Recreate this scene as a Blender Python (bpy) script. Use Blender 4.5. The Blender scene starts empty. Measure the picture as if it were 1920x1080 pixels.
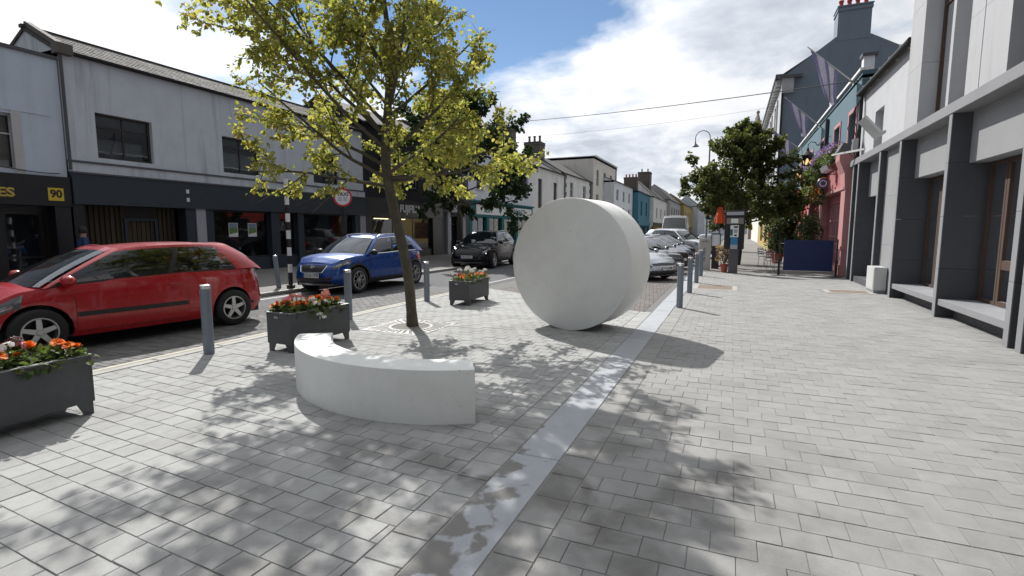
import bpy, bmesh, math, random
from mathutils import Vector, Matrix, noise as mnoise
R = math.radians
scene = bpy.context.scene
col = scene.collection

# ------------------------------------------------------------------ camera, sky, sun, exposure
CAM_H = 1.68
cam_d = bpy.data.cameras.new('camera'); cam = bpy.data.objects.new('camera', cam_d); col.objects.link(cam)
cam.location = (0, 0, CAM_H); cam.rotation_euler = (R(90 - 6.419), 0, R(23.097))
cam_d.sensor_width = 36; cam_d.lens = 18.0; cam_d.clip_start = 0.05; cam_d.clip_end = 3000
scene.camera = cam

SUN_EL = 41.5; SHX, SHY = 0.72, -0.694          # horizontal direction in which shadows fall
world = bpy.data.worlds.new('World'); scene.world = world; world.use_nodes = True
def build_world():
    nt = world.node_tree; N = nt.nodes; L = nt.links; N.clear()
    out = N.new('ShaderNodeOutputWorld')
    sky = N.new('ShaderNodeTexSky'); sky.sky_type = 'NISHITA'; sky.sun_disc = False
    sky.sun_elevation = R(SUN_EL); sky.sun_rotation = math.atan2(-SHX, -SHY); sky.air_density = 1.0; sky.dust_density = 0.0; sky.ozone_density = 3.0
    bg1 = N.new('ShaderNodeBackground'); bg1.inputs['Strength'].default_value = 0.088
    L.new(sky.outputs[0], bg1.inputs['Color'])
    tc = N.new('ShaderNodeTexCoord'); sep = N.new('ShaderNodeSeparateXYZ'); L.new(tc.outputs['Generated'], sep.inputs[0])
    def m(op, a, b=None):
        n = N.new('ShaderNodeMath'); n.operation = op
        for i, v in enumerate((a, b)):
            if v is None: continue
            if isinstance(v, (int, float)): n.inputs[i].default_value = v
            else: L.new(v, n.inputs[i])
        return n.outputs[0]
    den = m('ADD', m('MAXIMUM', sep.outputs[2], 0.0), 0.22)
    cmb = N.new('ShaderNodeCombineXYZ')
    L.new(m('DIVIDE', sep.outputs[0], den), cmb.inputs[0]); L.new(m('DIVIDE', sep.outputs[1], den), cmb.inputs[1])
    cmb.inputs[2].default_value = CLOUD_SEED
    def noise(scale, detail, rough, dist=0.0):
        n = N.new('ShaderNodeTexNoise'); n.inputs['Scale'].default_value = scale; n.inputs['Detail'].default_value = detail
        n.inputs['Roughness'].default_value = rough; n.inputs['Distortion'].default_value = dist
        L.new(cmb.outputs[0], n.inputs['Vector']); return n.outputs[0]
    def ramp(fac, pts):
        r = N.new('ShaderNodeValToRGB'); e = r.color_ramp.elements
        while len(e) < len(pts): e.new(0.5)
        for el, (p, c) in zip(e, pts): el.position = p; el.color = (*c, 1)
        L.new(fac, r.inputs[0]); return r.outputs[0]
    n1 = m('ADD', noise(CLOUD_SC, 9, 0.56, 0.2), m('MULTIPLY', m('MAXIMUM', m('SUBTRACT', 0.24, sep.outputs[2]), 0.0), 0.7))      # clouds close up towards the horizon
    mask = ramp(n1, [(CLOUD_T, (0, 0, 0)), (CLOUD_T + 0.10, (1, 1, 1))])
    n2 = noise(2.5, 10, 0.58, 0.25)
    ccol = ramp(n2, [(0.32, (0.56, 0.61, 0.69)), (0.44, (0.78, 0.83, 0.91)), (0.52, (0.98, 1.0, 1.04)), (0.66, (1.08, 1.09, 1.10))])
    # forward-scattering cloud, brightest round the sun; dimmed away from it to cut ambient light
    dt = N.new('ShaderNodeVectorMath'); dt.operation = 'DOT_PRODUCT'; L.new(tc.outputs['Generated'], dt.inputs[0])
    ce_ = math.cos(R(SUN_EL)); dt.inputs[1].default_value = (-SHX * ce_, -SHY * ce_, math.sin(R(SUN_EL)))
    glow = m('POWER', m('MAXIMUM', m('MULTIPLY', m('ADD', dt.outputs['Value'], 1.0), 0.5), 0.0), 2.4)
    bg2 = N.new('ShaderNodeBackground'); L.new(m('ADD', m('MULTIPLY', glow, 0.98), 0.17), bg2.inputs['Strength']); L.new(ccol, bg2.inputs['Color'])
    mx = N.new('ShaderNodeMixShader'); L.new(mask, mx.inputs[0]); L.new(bg1.outputs[0], mx.inputs[1]); L.new(bg2.outputs[0], mx.inputs[2])
    L.new(mx.outputs[0], out.inputs['Surface'])
CLOUD_SEED = 9 * 1.37 + 0.3; CLOUD_SC = 1.0; CLOUD_T = 0.365
build_world()
sun_d = bpy.data.lights.new('sun', 'SUN'); sun_d.energy = 5.0; sun_d.angle = R(0.55); sun_d.color = (1.0, 0.972, 0.93)
sun = bpy.data.objects.new('sun', sun_d); col.objects.link(sun); sun.location = (-20, 20, 30)
ce = math.cos(R(SUN_EL))
sun.rotation_euler = Vector((SHX * ce, SHY * ce, -math.sin(R(SUN_EL)))).to_track_quat('-Z', 'Y').to_euler()
scene.view_settings.view_transform = 'Standard'; scene.view_settings.look = 'None'
scene.view_settings.exposure = 0.27; scene.view_settings.gamma = 1.0; scene.view_settings.use_curve_mapping = False

# ------------------------------------------------------------------ materials
M = {}
def pm(name, color, rough=0.7, metal=0.0, var=0.12, scale=6.0, bump=0.0, bscale=60.0, spec=0.5, coat=0.0,
       objrand=0.0, island=0.0, streak=0.0, dirt=0.0, dirtcol=(0.12, 0.11, 0.10), dscale=1.2, pits=0.0, gum=0.0):
    """procedural principled material: noise-varied colour, optional bump, streaks, dirt patches, per-piece tone"""
    mt = bpy.data.materials.new(name); mt.use_nodes = True; nt = mt.node_tree; N = nt.nodes; L = nt.links
    b = N['Principled BSDF']; b.inputs['Roughness'].default_value = rough; b.inputs['Metallic'].default_value = metal
    b.inputs['Specular IOR Level'].default_value = spec; b.inputs['Coat Weight'].default_value = coat; b.inputs['Coat Roughness'].default_value = 0.04
    tc = N.new('ShaderNodeTexCoord'); geo = N.new('ShaderNodeNewGeometry')
    def nz(sc, det=5, rgh=0.6, vec=None):
        n = N.new('ShaderNodeTexNoise'); n.inputs['Scale'].default_value = sc; n.inputs['Detail'].default_value = det; n.inputs['Roughness'].default_value = rgh
        L.new(vec or geo.outputs['Position'], n.inputs['Vector']); return n.outputs[0]
    def m(op, a, b_=None, c=None):
        n = N.new('ShaderNodeMath'); n.operation = op
        for i, v in enumerate((a, b_, c)):
            if v is None: continue
            if isinstance(v, (int, float)): n.inputs[i].default_value = v
            else: L.new(v, n.inputs[i])
        return n.outputs[0]
    f = m('MULTIPLY_ADD', nz(scale), 2 * var, 1 - var)
    f = m('MULTIPLY', f, m('MULTIPLY_ADD', nz(scale * 9, 3), var, 1 - var / 2))
    if objrand:
        oi = N.new('ShaderNodeObjectInfo'); f = m('MULTIPLY', f, m('MULTIPLY_ADD', oi.outputs['Random'], 2 * objrand, 1 - objrand))
    if island: f = m('MULTIPLY', f, m('MULTIPLY_ADD', geo.outputs['Random Per Island'], 2 * island, 1 - island))
    if streak:
        mp = N.new('ShaderNodeMapping'); mp.inputs['Scale'].default_value = (3.2, 3.2, 0.22); L.new(geo.outputs['Position'], mp.inputs[0])
        s = nz(1.0, 6, 0.65, mp.outputs[0]); s = m('MULTIPLY', m('SUBTRACT', s, 0.52), 6.0); s = m('MINIMUM', m('MAXIMUM', s, 0.0), 1.0)
        f = m('MULTIPLY', f, m('MULTIPLY_ADD', s, -streak, 1.0))
    mul = N.new('ShaderNodeMix'); mul.data_type = 'RGBA'; mul.blend_type = 'MULTIPLY'; mul.inputs[0].default_value = 1.0
    mul.inputs[6].default_value = (*color, 1); L.new(f, mul.inputs[7]); c = mul.outputs[2]
    if dirt:
        d = nz(dscale, 8, 0.65); d = m('MINIMUM', m('MAXIMUM', m('MULTIPLY', m('SUBTRACT', d, 0.5), 5.0), 0.0), 1.0)
        mx = N.new('ShaderNodeMix'); mx.data_type = 'RGBA'; L.new(m('MULTIPLY', d, dirt), mx.inputs[0]); L.new(c, mx.inputs[6]); mx.inputs[7].default_value = (*dirtcol, 1); c = mx.outputs[2]
    if pits:                              # small blow holes and grains
        d = m('MINIMUM', m('MAXIMUM', m('MULTIPLY', m('SUBTRACT', nz(34, 2, 0.5), 0.715), 30.0), 0.0), 1.0)
        mx = N.new('ShaderNodeMix'); mx.data_type = 'RGBA'; L.new(m('MULTIPLY', d, pits), mx.inputs[0]); L.new(c, mx.inputs[6]); mx.inputs[7].default_value = (0.16, 0.14, 0.11, 1); c = mx.outputs[2]
    if gum:                               # trodden gum and oil spots
        vo = N.new('ShaderNodeTexVoronoi'); vo.inputs['Scale'].default_value = 2.6; L.new(geo.outputs['Position'], vo.inputs['Vector'])
        d = m('MINIMUM', m('MAXIMUM', m('MULTIPLY', m('SUBTRACT', 0.052, vo.outputs['Distance']), 90.0), 0.0), 1.0); sel = m('GREATER_THAN', nz(0.9, 2), 0.54)
        mx = N.new('ShaderNodeMix'); mx.data_type = 'RGBA'; L.new(m('MULTIPLY', m('MULTIPLY', d, sel), gum), mx.inputs[0]); L.new(c, mx.inputs[6]); mx.inputs[7].default_value = (0.07, 0.067, 0.065, 1); c = mx.outputs[2]
    L.new(c, b.inputs['Base Color'])
    if bump:
        bp = N.new('ShaderNodeBump'); bp.inputs['Strength'].default_value = bump; bp.inputs['Distance'].default_value = 0.01
        L.new(nz(bscale, 6, 0.7), bp.inputs['Height']); L.new(bp.outputs[0], b.inputs['Normal'])
    if rough > 0.2: L.new(m('MULTIPLY_ADD', nz(scale * 2.3, 3), 0.16, rough - 0.08), b.inputs['Roughness'])
    M[name] = mt; return mt

def glass(name, tint=(0.5, 0.55, 0.55), trans=0.55, rough=0.02, dark=(0.02, 0.025, 0.03), ior=1.55):
    mt = bpy.data.materials.new(name); mt.use_nodes = True; nt = mt.node_tree; N = nt.nodes; L = nt.links; N.clear()
    out = N.new('ShaderNodeOutputMaterial'); tr = N.new('ShaderNodeBsdfTransparent'); tr.inputs[0].default_value = (*tint, 1)
    gl = N.new('ShaderNodeBsdfGlossy'); gl.inputs['Roughness'].default_value = rough; gl.inputs['Color'].default_value = (0.95, 0.97, 1, 1)
    df = N.new('ShaderNodeBsdfDiffuse'); df.inputs[0].default_value = (*dark, 1)
    m1 = N.new('ShaderNodeMixShader'); m1.inputs[0].default_value = trans; L.new(df.outputs[0], m1.inputs[1]); L.new(tr.outputs[0], m1.inputs[2])
    fr = N.new('ShaderNodeFresnel'); fr.inputs['IOR'].default_value = ior
    tc = N.new('ShaderNodeNewGeometry'); n = N.new('ShaderNodeTexNoise'); n.inputs['Scale'].default_value = 1.3; L.new(tc.outputs['Position'], n.inputs['Vector'])
    bp = N.new('ShaderNodeBump'); bp.inputs['Strength'].default_value = 0.03; bp.inputs['Distance'].default_value = 0.05; L.new(n.outputs[0], bp.inputs['Height'])
    L.new(bp.outputs[0], gl.inputs['Normal'])
    m2 = N.new('ShaderNodeMixShader'); L.new(fr.outputs[0], m2.inputs[0]); L.new(m1.outputs[0], m2.inputs[1]); L.new(gl.outputs[0], m2.inputs[2])
    L.new(m2.outputs[0], out.inputs[0]); M[name] = mt; return mt

def leafmat(name, c1, c2, c3=None, trans=0.55):
    mt = bpy.data.materials.new(name); mt.use_nodes = True; nt = mt.node_tree; N = nt.nodes; L = nt.links; N.clear()
    out = N.new('ShaderNodeOutputMaterial'); geo = N.new('ShaderNodeNewGeometry')
    r = N.new('ShaderNodeValToRGB'); e = r.color_ramp.elements; e[0].color = (*c1, 1); e[1].color = (*c2, 1)
    if c3: x = e.new(0.9); x.color = (*c2, 1); e[-1].color = (*c3, 1)
    L.new(geo.outputs['Random Per Island'], r.inputs[0])
    d = N.new('ShaderNodeBsdfPrincipled'); d.inputs['Roughness'].default_value = 0.55; d.inputs['Specular IOR Level'].default_value = 0.3; L.new(r.outputs[0], d.inputs['Base Color'])
    t = N.new('ShaderNodeBsdfTranslucent'); g = N.new('ShaderNodeMix'); g.data_type = 'RGBA'; g.blend_type = 'MULTIPLY'; g.inputs[0].default_value = 1
    L.new(r.outputs[0], g.inputs[6]); g.inputs[7].default_value = (1.5, 1.5, 0.8, 1); L.new(g.outputs[2], t.inputs[0])
    mx = N.new('ShaderNodeMixShader'); mx.inputs[0].default_value = trans; L.new(d.outputs[0], mx.inputs[1]); L.new(t.outputs[0], mx.inputs[2]); L.new(mx.outputs[0], out.inputs[0])
    M[name] = mt; return mt

def emit(name, c, s):
    mt = bpy.data.materials.new(name); mt.use_nodes = True; b = mt.node_tree.nodes['Principled BSDF']
    b.inputs['Base Color'].default_value = (*c, 1); b.inputs['Emission Color'].default_value = (*c, 1); b.inputs['Emission Strength'].default_value = s
    M[name] = mt; return mt

pm('paver_left', (0.345, 0.346, 0.338), 0.88, gum=0.6, var=0.16, scale=9, bump=0.7, bscale=150, objrand=0.07, island=0.07, dirt=0.42, dirtcol=(0.17, 0.165, 0.155), dscale=1.6)
pm('paver_right', (0.275, 0.272, 0.263), 0.88, gum=0.6, var=0.16, scale=9, bump=0.7, bscale=150, objrand=0.07, island=0.07, dirt=0.40, dirtcol=(0.16, 0.155, 0.145), dscale=1.3)
pm('joint_sand', (0.14, 0.137, 0.13), 0.95, var=0.3, scale=9, bump=0.4)
pm('joint_pale', (0.235, 0.23, 0.22), 0.95, var=0.2, scale=9, bump=0.4)
pm('kerb_stone', (0.33, 0.325, 0.30), 0.8, var=0.12, scale=9, bump=0.4, dirt=0.25)
pm('asphalt', (0.085, 0.085, 0.09), 0.9, var=0.25, scale=3, bump=0.8, bscale=160, dirt=0.3, dirtcol=(0.12, 0.118, 0.115), dscale=0.5)
pm('sett', (0.13, 0.128, 0.125), 0.85, var=0.2, scale=7, bump=0.5, bscale=90, island=0.22)
pm('brick_paver', (0.145, 0.128, 0.12), 0.85, var=0.15, scale=8, bump=0.5, bscale=90, island=0.2, objrand=0.15)
pm('old_path', (0.175, 0.166, 0.155), 0.9, var=0.15, scale=2.5, bump=0.5, bscale=80, dirt=0.4, dirtcol=(0.11, 0.105, 0.10))
pm('white_line', (0.42, 0.415, 0.40), 0.8, var=0.2, scale=12, dirt=0.5, dirtcol=(0.25, 0.25, 0.24), dscale=4)
pm('cream_line', (0.40, 0.37, 0.30), 0.8, var=0.2, scale=12, dirt=0.4, dirtcol=(0.3, 0.28, 0.24), dscale=3)
pm('stone_cast', (0.76, 0.765, 0.735), 0.75, var=0.07, scale=3.5, bump=0.3, bscale=150, dirt=0.16, dirtcol=(0.5, 0.47, 0.40), dscale=2.2, pits=0.5)
pm('galv', (0.17, 0.20, 0.235), 0.5, metal=0.2, var=0.08, scale=10, objrand=0.06)
pm('steel_cap', (0.72, 0.72, 0.72), 0.22, metal=1.0, var=0.05)
pm('planter_metal', (0.07, 0.072, 0.077), 0.6, metal=0.1, var=0.25, scale=8, bump=0.15, bscale=200, dirt=0.25, dirtcol=(0.12, 0.12, 0.11), dscale=3)
pm('planter_rim', (0.30, 0.30, 0.31), 0.4, metal=0.4, var=0.1)
pm('soil', (0.035, 0.026, 0.02), 0.95, var=0.3, scale=20, bump=0.8)
pm('bark', (0.085, 0.072, 0.055), 0.95, var=0.5, scale=16, bump=1.6, bscale=38, dirt=0.4, dirtcol=(0.17, 0.16, 0.10), dscale=5)
pm('dark_bark', (0.06, 0.05, 0.04), 0.9, var=0.3, scale=10, bump=0.8, bscale=40)
pm('grate_iron', (0.27, 0.265, 0.255), 0.6, metal=0.3, var=0.15, scale=15, bump=0.2)
pm('cover_rust', (0.19, 0.145, 0.11), 0.75, metal=0.2, var=0.2, scale=9, bump=0.5, bscale=80)
pm('black_paint', (0.012, 0.012, 0.014), 0.35, var=0.1)
pm('black_matt', (0.018, 0.018, 0.02), 0.7, var=0.15)
pm('white_paint', (0.72, 0.72, 0.70), 0.55, var=0.06, dirt=0.1)
pm('sign_white', (0.75, 0.75, 0.75), 0.4, var=0.03)
pm('sign_red', (0.55, 0.03, 0.04), 0.4, var=0.05)
pm('rubber', (0.016, 0.016, 0.017), 0.8, var=0.2, scale=20)
pm('alloy', (0.52, 0.52, 0.53), 0.35, metal=0.85, var=0.06)
pm('chrome', (0.85, 0.85, 0.86), 0.08, metal=1.0, var=0.02)
pm('plate_white', (0.70, 0.70, 0.68), 0.4, var=0.04)
pm('plate_blue', (0.03, 0.08, 0.35), 0.4, var=0.04)
pm('trim_black', (0.015, 0.015, 0.016), 0.45, var=0.1)
pm('cabin', (0.02, 0.02, 0.022), 0.8, var=0.2)
pm('lamp_clear', (0.13, 0.14, 0.15), 0.06, metal=0.2, var=0.15, scale=25, coat=1.0); pm('reflector', (0.62, 0.64, 0.66), 0.12, metal=0.8, var=0.3, scale=40)
pm('lamp_red', (0.35, 0.012, 0.012), 0.12, var=0.15, scale=20, coat=1)
glass('car_glass', (0.45, 0.54, 0.53), 0.85, ior=1.85); glass('car_glass_dark', (0.10, 0.11, 0.12), 0.55)
glass('shop_glass', (0.55, 0.56, 0.55), 0.8); glass('window_glass', (0.25, 0.28, 0.32), 0.35, dark=(0.03, 0.035, 0.045))
glass('lamp_glass', (0.8, 0.8, 0.75), 0.9)

def add_damp_and_shade(name):
    """old damp and silt marks, with shade painted into them, across the paving along the channel"""
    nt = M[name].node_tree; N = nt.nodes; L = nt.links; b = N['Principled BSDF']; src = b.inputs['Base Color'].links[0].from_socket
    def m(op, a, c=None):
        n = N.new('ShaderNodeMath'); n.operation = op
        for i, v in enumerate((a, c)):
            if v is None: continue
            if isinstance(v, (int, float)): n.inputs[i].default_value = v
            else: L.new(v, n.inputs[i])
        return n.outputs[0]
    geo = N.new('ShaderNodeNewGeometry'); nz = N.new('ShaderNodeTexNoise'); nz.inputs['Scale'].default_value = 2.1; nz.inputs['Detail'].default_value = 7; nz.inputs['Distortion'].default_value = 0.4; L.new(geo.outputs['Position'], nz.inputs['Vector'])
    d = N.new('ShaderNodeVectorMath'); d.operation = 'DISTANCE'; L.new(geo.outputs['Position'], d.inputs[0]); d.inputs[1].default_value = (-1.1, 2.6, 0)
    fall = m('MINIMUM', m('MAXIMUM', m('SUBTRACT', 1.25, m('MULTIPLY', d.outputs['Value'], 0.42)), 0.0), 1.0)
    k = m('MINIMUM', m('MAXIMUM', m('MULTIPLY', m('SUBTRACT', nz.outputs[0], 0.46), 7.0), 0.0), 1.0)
    mx = N.new('ShaderNodeMix'); mx.data_type = 'RGBA'; L.new(m('MULTIPLY', m('MULTIPLY', k, fall), 0.72), mx.inputs[0]); L.new(src, mx.inputs[6]); mx.inputs[7].default_value = (0.105, 0.10, 0.09, 1); L.new(mx.outputs[2], b.inputs['Base Color'])  # one dark mix carries both the damp staining and the shade
add_damp_and_shade('paver_left'); add_damp_and_shade('paver_right')

# ------------------------------------------------------------------ mesh helpers
ORG = {}
def thing(name, label, cat, loc=(0, 0, 0), rz=0.0, group=None):
    o = bpy.data.objects.new(name, None); col.objects.link(o); o.location = loc; o.rotation_euler = (0, 0, rz); o.empty_display_size = 0.2
    o['label'] = label; o['category'] = cat
    if group: o['group'] = group
    ORG[o.name] = Vector(loc); return o
def tag(o, label, cat, group=None):
    o['label'] = label; o['category'] = cat
    if group: o['group'] = group
    return o
def link(name, me, parent=None, mat=None, smooth=False):
    o = bpy.data.objects.new(name, me); col.objects.link(o)
    if mat is not None and not me.materials: me.materials.append(M[mat] if isinstance(mat, str) else mat)
    if parent is not None: o.parent = parent; ORG[o.name] = ORG.get(parent.name, Vector())
    if smooth: me.polygons.foreach_set('use_smooth', [True] * len(me.polygons))
    return o
class MB:
    def __init__(s): s.v = []; s.f = []
    def add(s, vs, fs):
        n = len(s.v); s.v += [tuple(p) for p in vs]; s.f += [tuple(i + n for i in f) for f in fs]; return s
    def box(s, x0, x1, y0, y1, z0, z1):
        return s.add([(x0, y0, z0), (x1, y0, z0), (x1, y1, z0), (x0, y1, z0), (x0, y0, z1), (x1, y0, z1), (x1, y1, z1), (x0, y1, z1)],
                     [(0, 3, 2, 1), (4, 5, 6, 7), (0, 1, 5, 4), (1, 2, 6, 5), (2, 3, 7, 6), (3, 0, 4, 7)])
    def obox(s, p, ax, ay, az):           # oriented box: centre p, half-axis vectors
        p = Vector(p); ax = Vector(ax); ay = Vector(ay); az = Vector(az); q = []
        for k in (-1, 1):
            for a, b in ((-1, -1), (1, -1), (1, 1), (-1, 1)): q.append(p + ax * a + ay * b + az * k)
        return s.add(q, [(0, 3, 2, 1), (4, 5, 6, 7), (0, 1, 5, 4), (1, 2, 6, 5), (2, 3, 7, 6), (3, 0, 4, 7)])
    def bar(s, a, b, w, h=None):
        a = Vector(a); b = Vector(b); d = b - a; h = h or w
        if d.length < 1e-6: return s
        u = d.normalized(); r = u.cross(Vector((0, 0, 1)))
        if r.length < 1e-3: r = Vector((1, 0, 0))
        r.normalize(); t = r.cross(u); return s.obox((a + b) / 2, r * w / 2, u * d.length / 2, t * h / 2)
    def quad(s, a, b, c, d): return s.add([a, b, c, d], [(0, 1, 2, 3)])
    def prism(s, poly, axis, a0, a1):     # polygon in the two other axes extruded along axis
        n = len(poly)
        def P(p, a): return (a, p[0], p[1]) if axis == 0 else (p[0], a, p[1]) if axis == 1 else (p[0], p[1], a)
        return s.add([P(p, a0) for p in poly] + [P(p, a1) for p in poly],
                     [tuple(range(n - 1, -1, -1)), tuple(range(n, 2 * n))] + [(i, (i + 1) % n, n + (i + 1) % n, n + i) for i in range(n)])
    def lathe(s, prof, seg=16, c=(0, 0, 0), axis=2, cap=True):
        vs = []; fs = []
        for r, z in prof:
            for k in range(seg):
                a = 2 * math.pi * k / seg; x, y = r * math.cos(a), r * math.sin(a)
                p = (x, y, z) if axis == 2 else (z, x, y) if axis == 0 else (x, z, y)
                vs.append((p[0] + c[0], p[1] + c[1], p[2] + c[2]))
        for i in range(len(prof) - 1):
            for k in range(seg):
                k2 = (k + 1) % seg; fs.append((i * seg + k, i * seg + k2, (i + 1) * seg + k2, (i + 1) * seg + k))
        if cap and prof[0][0] > 1e-5: fs.append(tuple(range(seg - 1, -1, -1)))
        if cap and prof[-1][0] > 1e-5: fs.append(tuple((len(prof) - 1) * seg + k for k in range(seg)))
        return s.add(vs, fs)
    def tube(s, path, rad, seg=8, cap=True):
        path = [Vector(p) for p in path]; n = len(path); rads = rad if isinstance(rad, (list, tuple)) else [rad] * n
        vs = []; fs = []; ref = None
        for i, p in enumerate(path):
            t = (path[min(i + 1, n - 1)] - path[max(i - 1, 0)]); t = t.normalized() if t.length > 1e-7 else Vector((0, 0, 1))
            if ref is None:
                ref = t.cross(Vector((0, 0, 1))); ref = Vector((1, 0, 0)) if ref.length < 1e-3 else ref.normalized()
            ref = (ref - t * ref.dot(t)); ref = ref.normalized() if ref.length > 1e-5 else t.orthogonal().normalized()
            bt = t.cross(ref)
            for k in range(seg):
                a = 2 * math.pi * k / seg; vs.append(p + (ref * math.cos(a) + bt * math.sin(a)) * rads[i])
        for i in range(n - 1):
            for k in range(seg):
                k2 = (k + 1) % seg; fs.append((i * seg + k, i * seg + k2, (i + 1) * seg + k2, (i + 1) * seg + k))
        if cap: fs += [tuple(range(seg - 1, -1, -1)), tuple((n - 1) * seg + k for k in range(seg))]
        return s.add(vs, fs)
    def grid(s, rows):                    # rows of equal-length point lists
        n = len(rows[0]); vs = [p for r in rows for p in r]
        return s.add(vs, [(i * n + j, i * n + j + 1, (i + 1) * n + j + 1, (i + 1) * n + j) for i in range(len(rows) - 1) for j in range(n - 1)])
    def mesh(s, name, origin=None):
        me = bpy.data.meshes.new(name)
        v = s.v if origin is None else [(p[0] - origin[0], p[1] - origin[1], p[2] - origin[2]) for p in s.v]
        me.from_pydata(v, [], s.f); me.update(); return me
    def build(s, name, mat, parent=None, smooth=False, world=True, bevel=0.0):
        org = ORG.get(parent.name) if (parent is not None and world) else None
        me = s.mesh(name, org)
        if smooth or bevel:
            bm = bmesh.new(); bm.from_mesh(me); bmesh.ops.recalc_face_normals(bm, faces=bm.faces)
            if bevel: bmesh.ops.bevel(bm, geom=[e for e in bm.edges if len(e.link_faces) == 2 and e.calc_face_angle(0) > 0.6], offset=bevel, segments=2, affect='EDGES', profile=0.6)
            bm.to_mesh(me); bm.free()
        o = link(name, me, parent, mat, smooth and not bevel)
        if smooth and not bevel: shade_auto(me)
        return o
def shade_auto(me, ang=40):
    bm = bmesh.new(); bm.from_mesh(me); lim = R(ang)
    for e in bm.edges:
        if len(e.link_faces) == 2 and e.calc_face_angle(0) > lim: e.smooth = False
    bm.to_mesh(me); bm.free()
def structure(o): o['kind'] = 'structure'; return o
def stuff(o): o['kind'] = 'stuff'; return o
def text_mesh(txt, size, depth=0.004, align='CENTER', bold=0.0, sx=1.0):
    c = bpy.data.curves.new('txt', 'FONT'); c.body = txt; c.size = size; c.extrude = depth; c.align_x = align; c.align_y = 'CENTER'; c.offset = bold; c.resolution_u = 3
    o = bpy.data.objects.new('txt', c); col.objects.link(o); bpy.context.view_layer.update()
    me = bpy.data.meshes.new_from_object(o.evaluated_get(bpy.context.evaluated_depsgraph_get())); bpy.data.objects.remove(o); bpy.data.curves.remove(c)
    me.transform(Matrix.Scale(sx, 4, (1, 0, 0))); me.materials.clear(); return me
def place_text(txt, size, mat, parent, pos, right, up=(0, 0, 1), depth=0.004, name='lettering', bold=0.0, sx=1.0, align='CENTER', world=True):
    me = text_mesh(txt, size, depth, align, bold, sx); r = Vector(right).normalized(); u = Vector(up).normalized(); n = r.cross(u)
    mt = Matrix((r, u, n)).transposed().to_4x4(); p = Vector(pos)
    if world and parent is not None: p = p - ORG[parent.name]
    mt.translation = p; me.transform(mt); return link(name, me, parent, mat)
def copy_tree(o, parent=None):
    c = o.copy(); col.objects.link(c); c.parent = parent; ORG[c.name] = ORG.get(o.name, Vector())
    for ch in list(o.children): copy_tree(ch, c)
    return c
rnd = random.Random(7)
# ------------------------------------------------------------------ the ground
P_A = R(23.097); P_P = R(6.419)
def in_view(x, y, z=0.0, mg=0.02):
    """view depth of a point if inside the picture (only used to choose which pavers become single objects)"""
    fx, fy, fz = -math.sin(P_A) * math.cos(P_P), math.cos(P_A) * math.cos(P_P), -math.sin(P_P)
    rx, ry = math.cos(P_A), math.sin(P_A); d = (x, y, z - CAM_H); w = d[0] * fx + d[1] * fy + d[2] * fz
    if w < 0.2: return None
    u = (d[0] * rx + d[1] * ry) / w; ux, uy, uz = ry * fz, -rx * fz, rx * fy - ry * fx
    v = (d[0] * ux + d[1] * uy + d[2] * uz) / w
    return w if abs(u) < 1 + mg and abs(v) < 0.5625 + mg else None
def clip(poly, hp):
    for (a, b, c) in hp:                  # keep a*x+b*y<=c
        out = []
        for i in range(len(poly)):
            p, q = poly[i], poly[(i + 1) % len(poly)]; dp = a * p[0] + b * p[1] - c; dq = a * q[0] + b * q[1] - c
            if dp <= 0: out.append(p)
            if (dp < 0 < dq) or (dq < 0 < dp):
                t = dp / (dp - dq); out.append((p[0] + (q[0] - p[0]) * t, p[1] + (q[1] - p[1]) * t))
        poly = out
        if len(poly) < 3: return []
    return poly
def area(p): return abs(sum(p[i][0] * p[(i + 1) % len(p)][1] - p[(i + 1) % len(p)][0] * p[i][1] for i in range(len(p)))) / 2
def slab_piece(mb, poly, z0, z1, ch, tilt=(0, 0)):
    n = len(poly); cx = sum(p[0] for p in poly) / n; cy = sum(p[1] for p in poly) / n; ins = []
    for p in poly:
        d = math.hypot(p[0] - cx, p[1] - cy) or 1; k = max(0.0, 1 - ch * 1.3 / d); ins.append((cx + (p[0] - cx) * k, cy + (p[1] - cy) * k))
    def zz(p, z): return z + (p[0] - cx) * tilt[0] + (p[1] - cy) * tilt[1]
    vs = [(p[0], p[1], z0) for p in poly] + [(p[0], p[1], zz(p, z1 - ch)) for p in poly] + [(p[0], p[1], zz(p, z1)) for p in ins]
    fs = [tuple(range(2 * n, 3 * n))]
    for i in range(n):
        j = (i + 1) % n; fs += [(i, j, n + j, n + i), (n + i, n + j, 2 * n + j, 2 * n + i)]
    mb.add(vs, fs)
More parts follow.
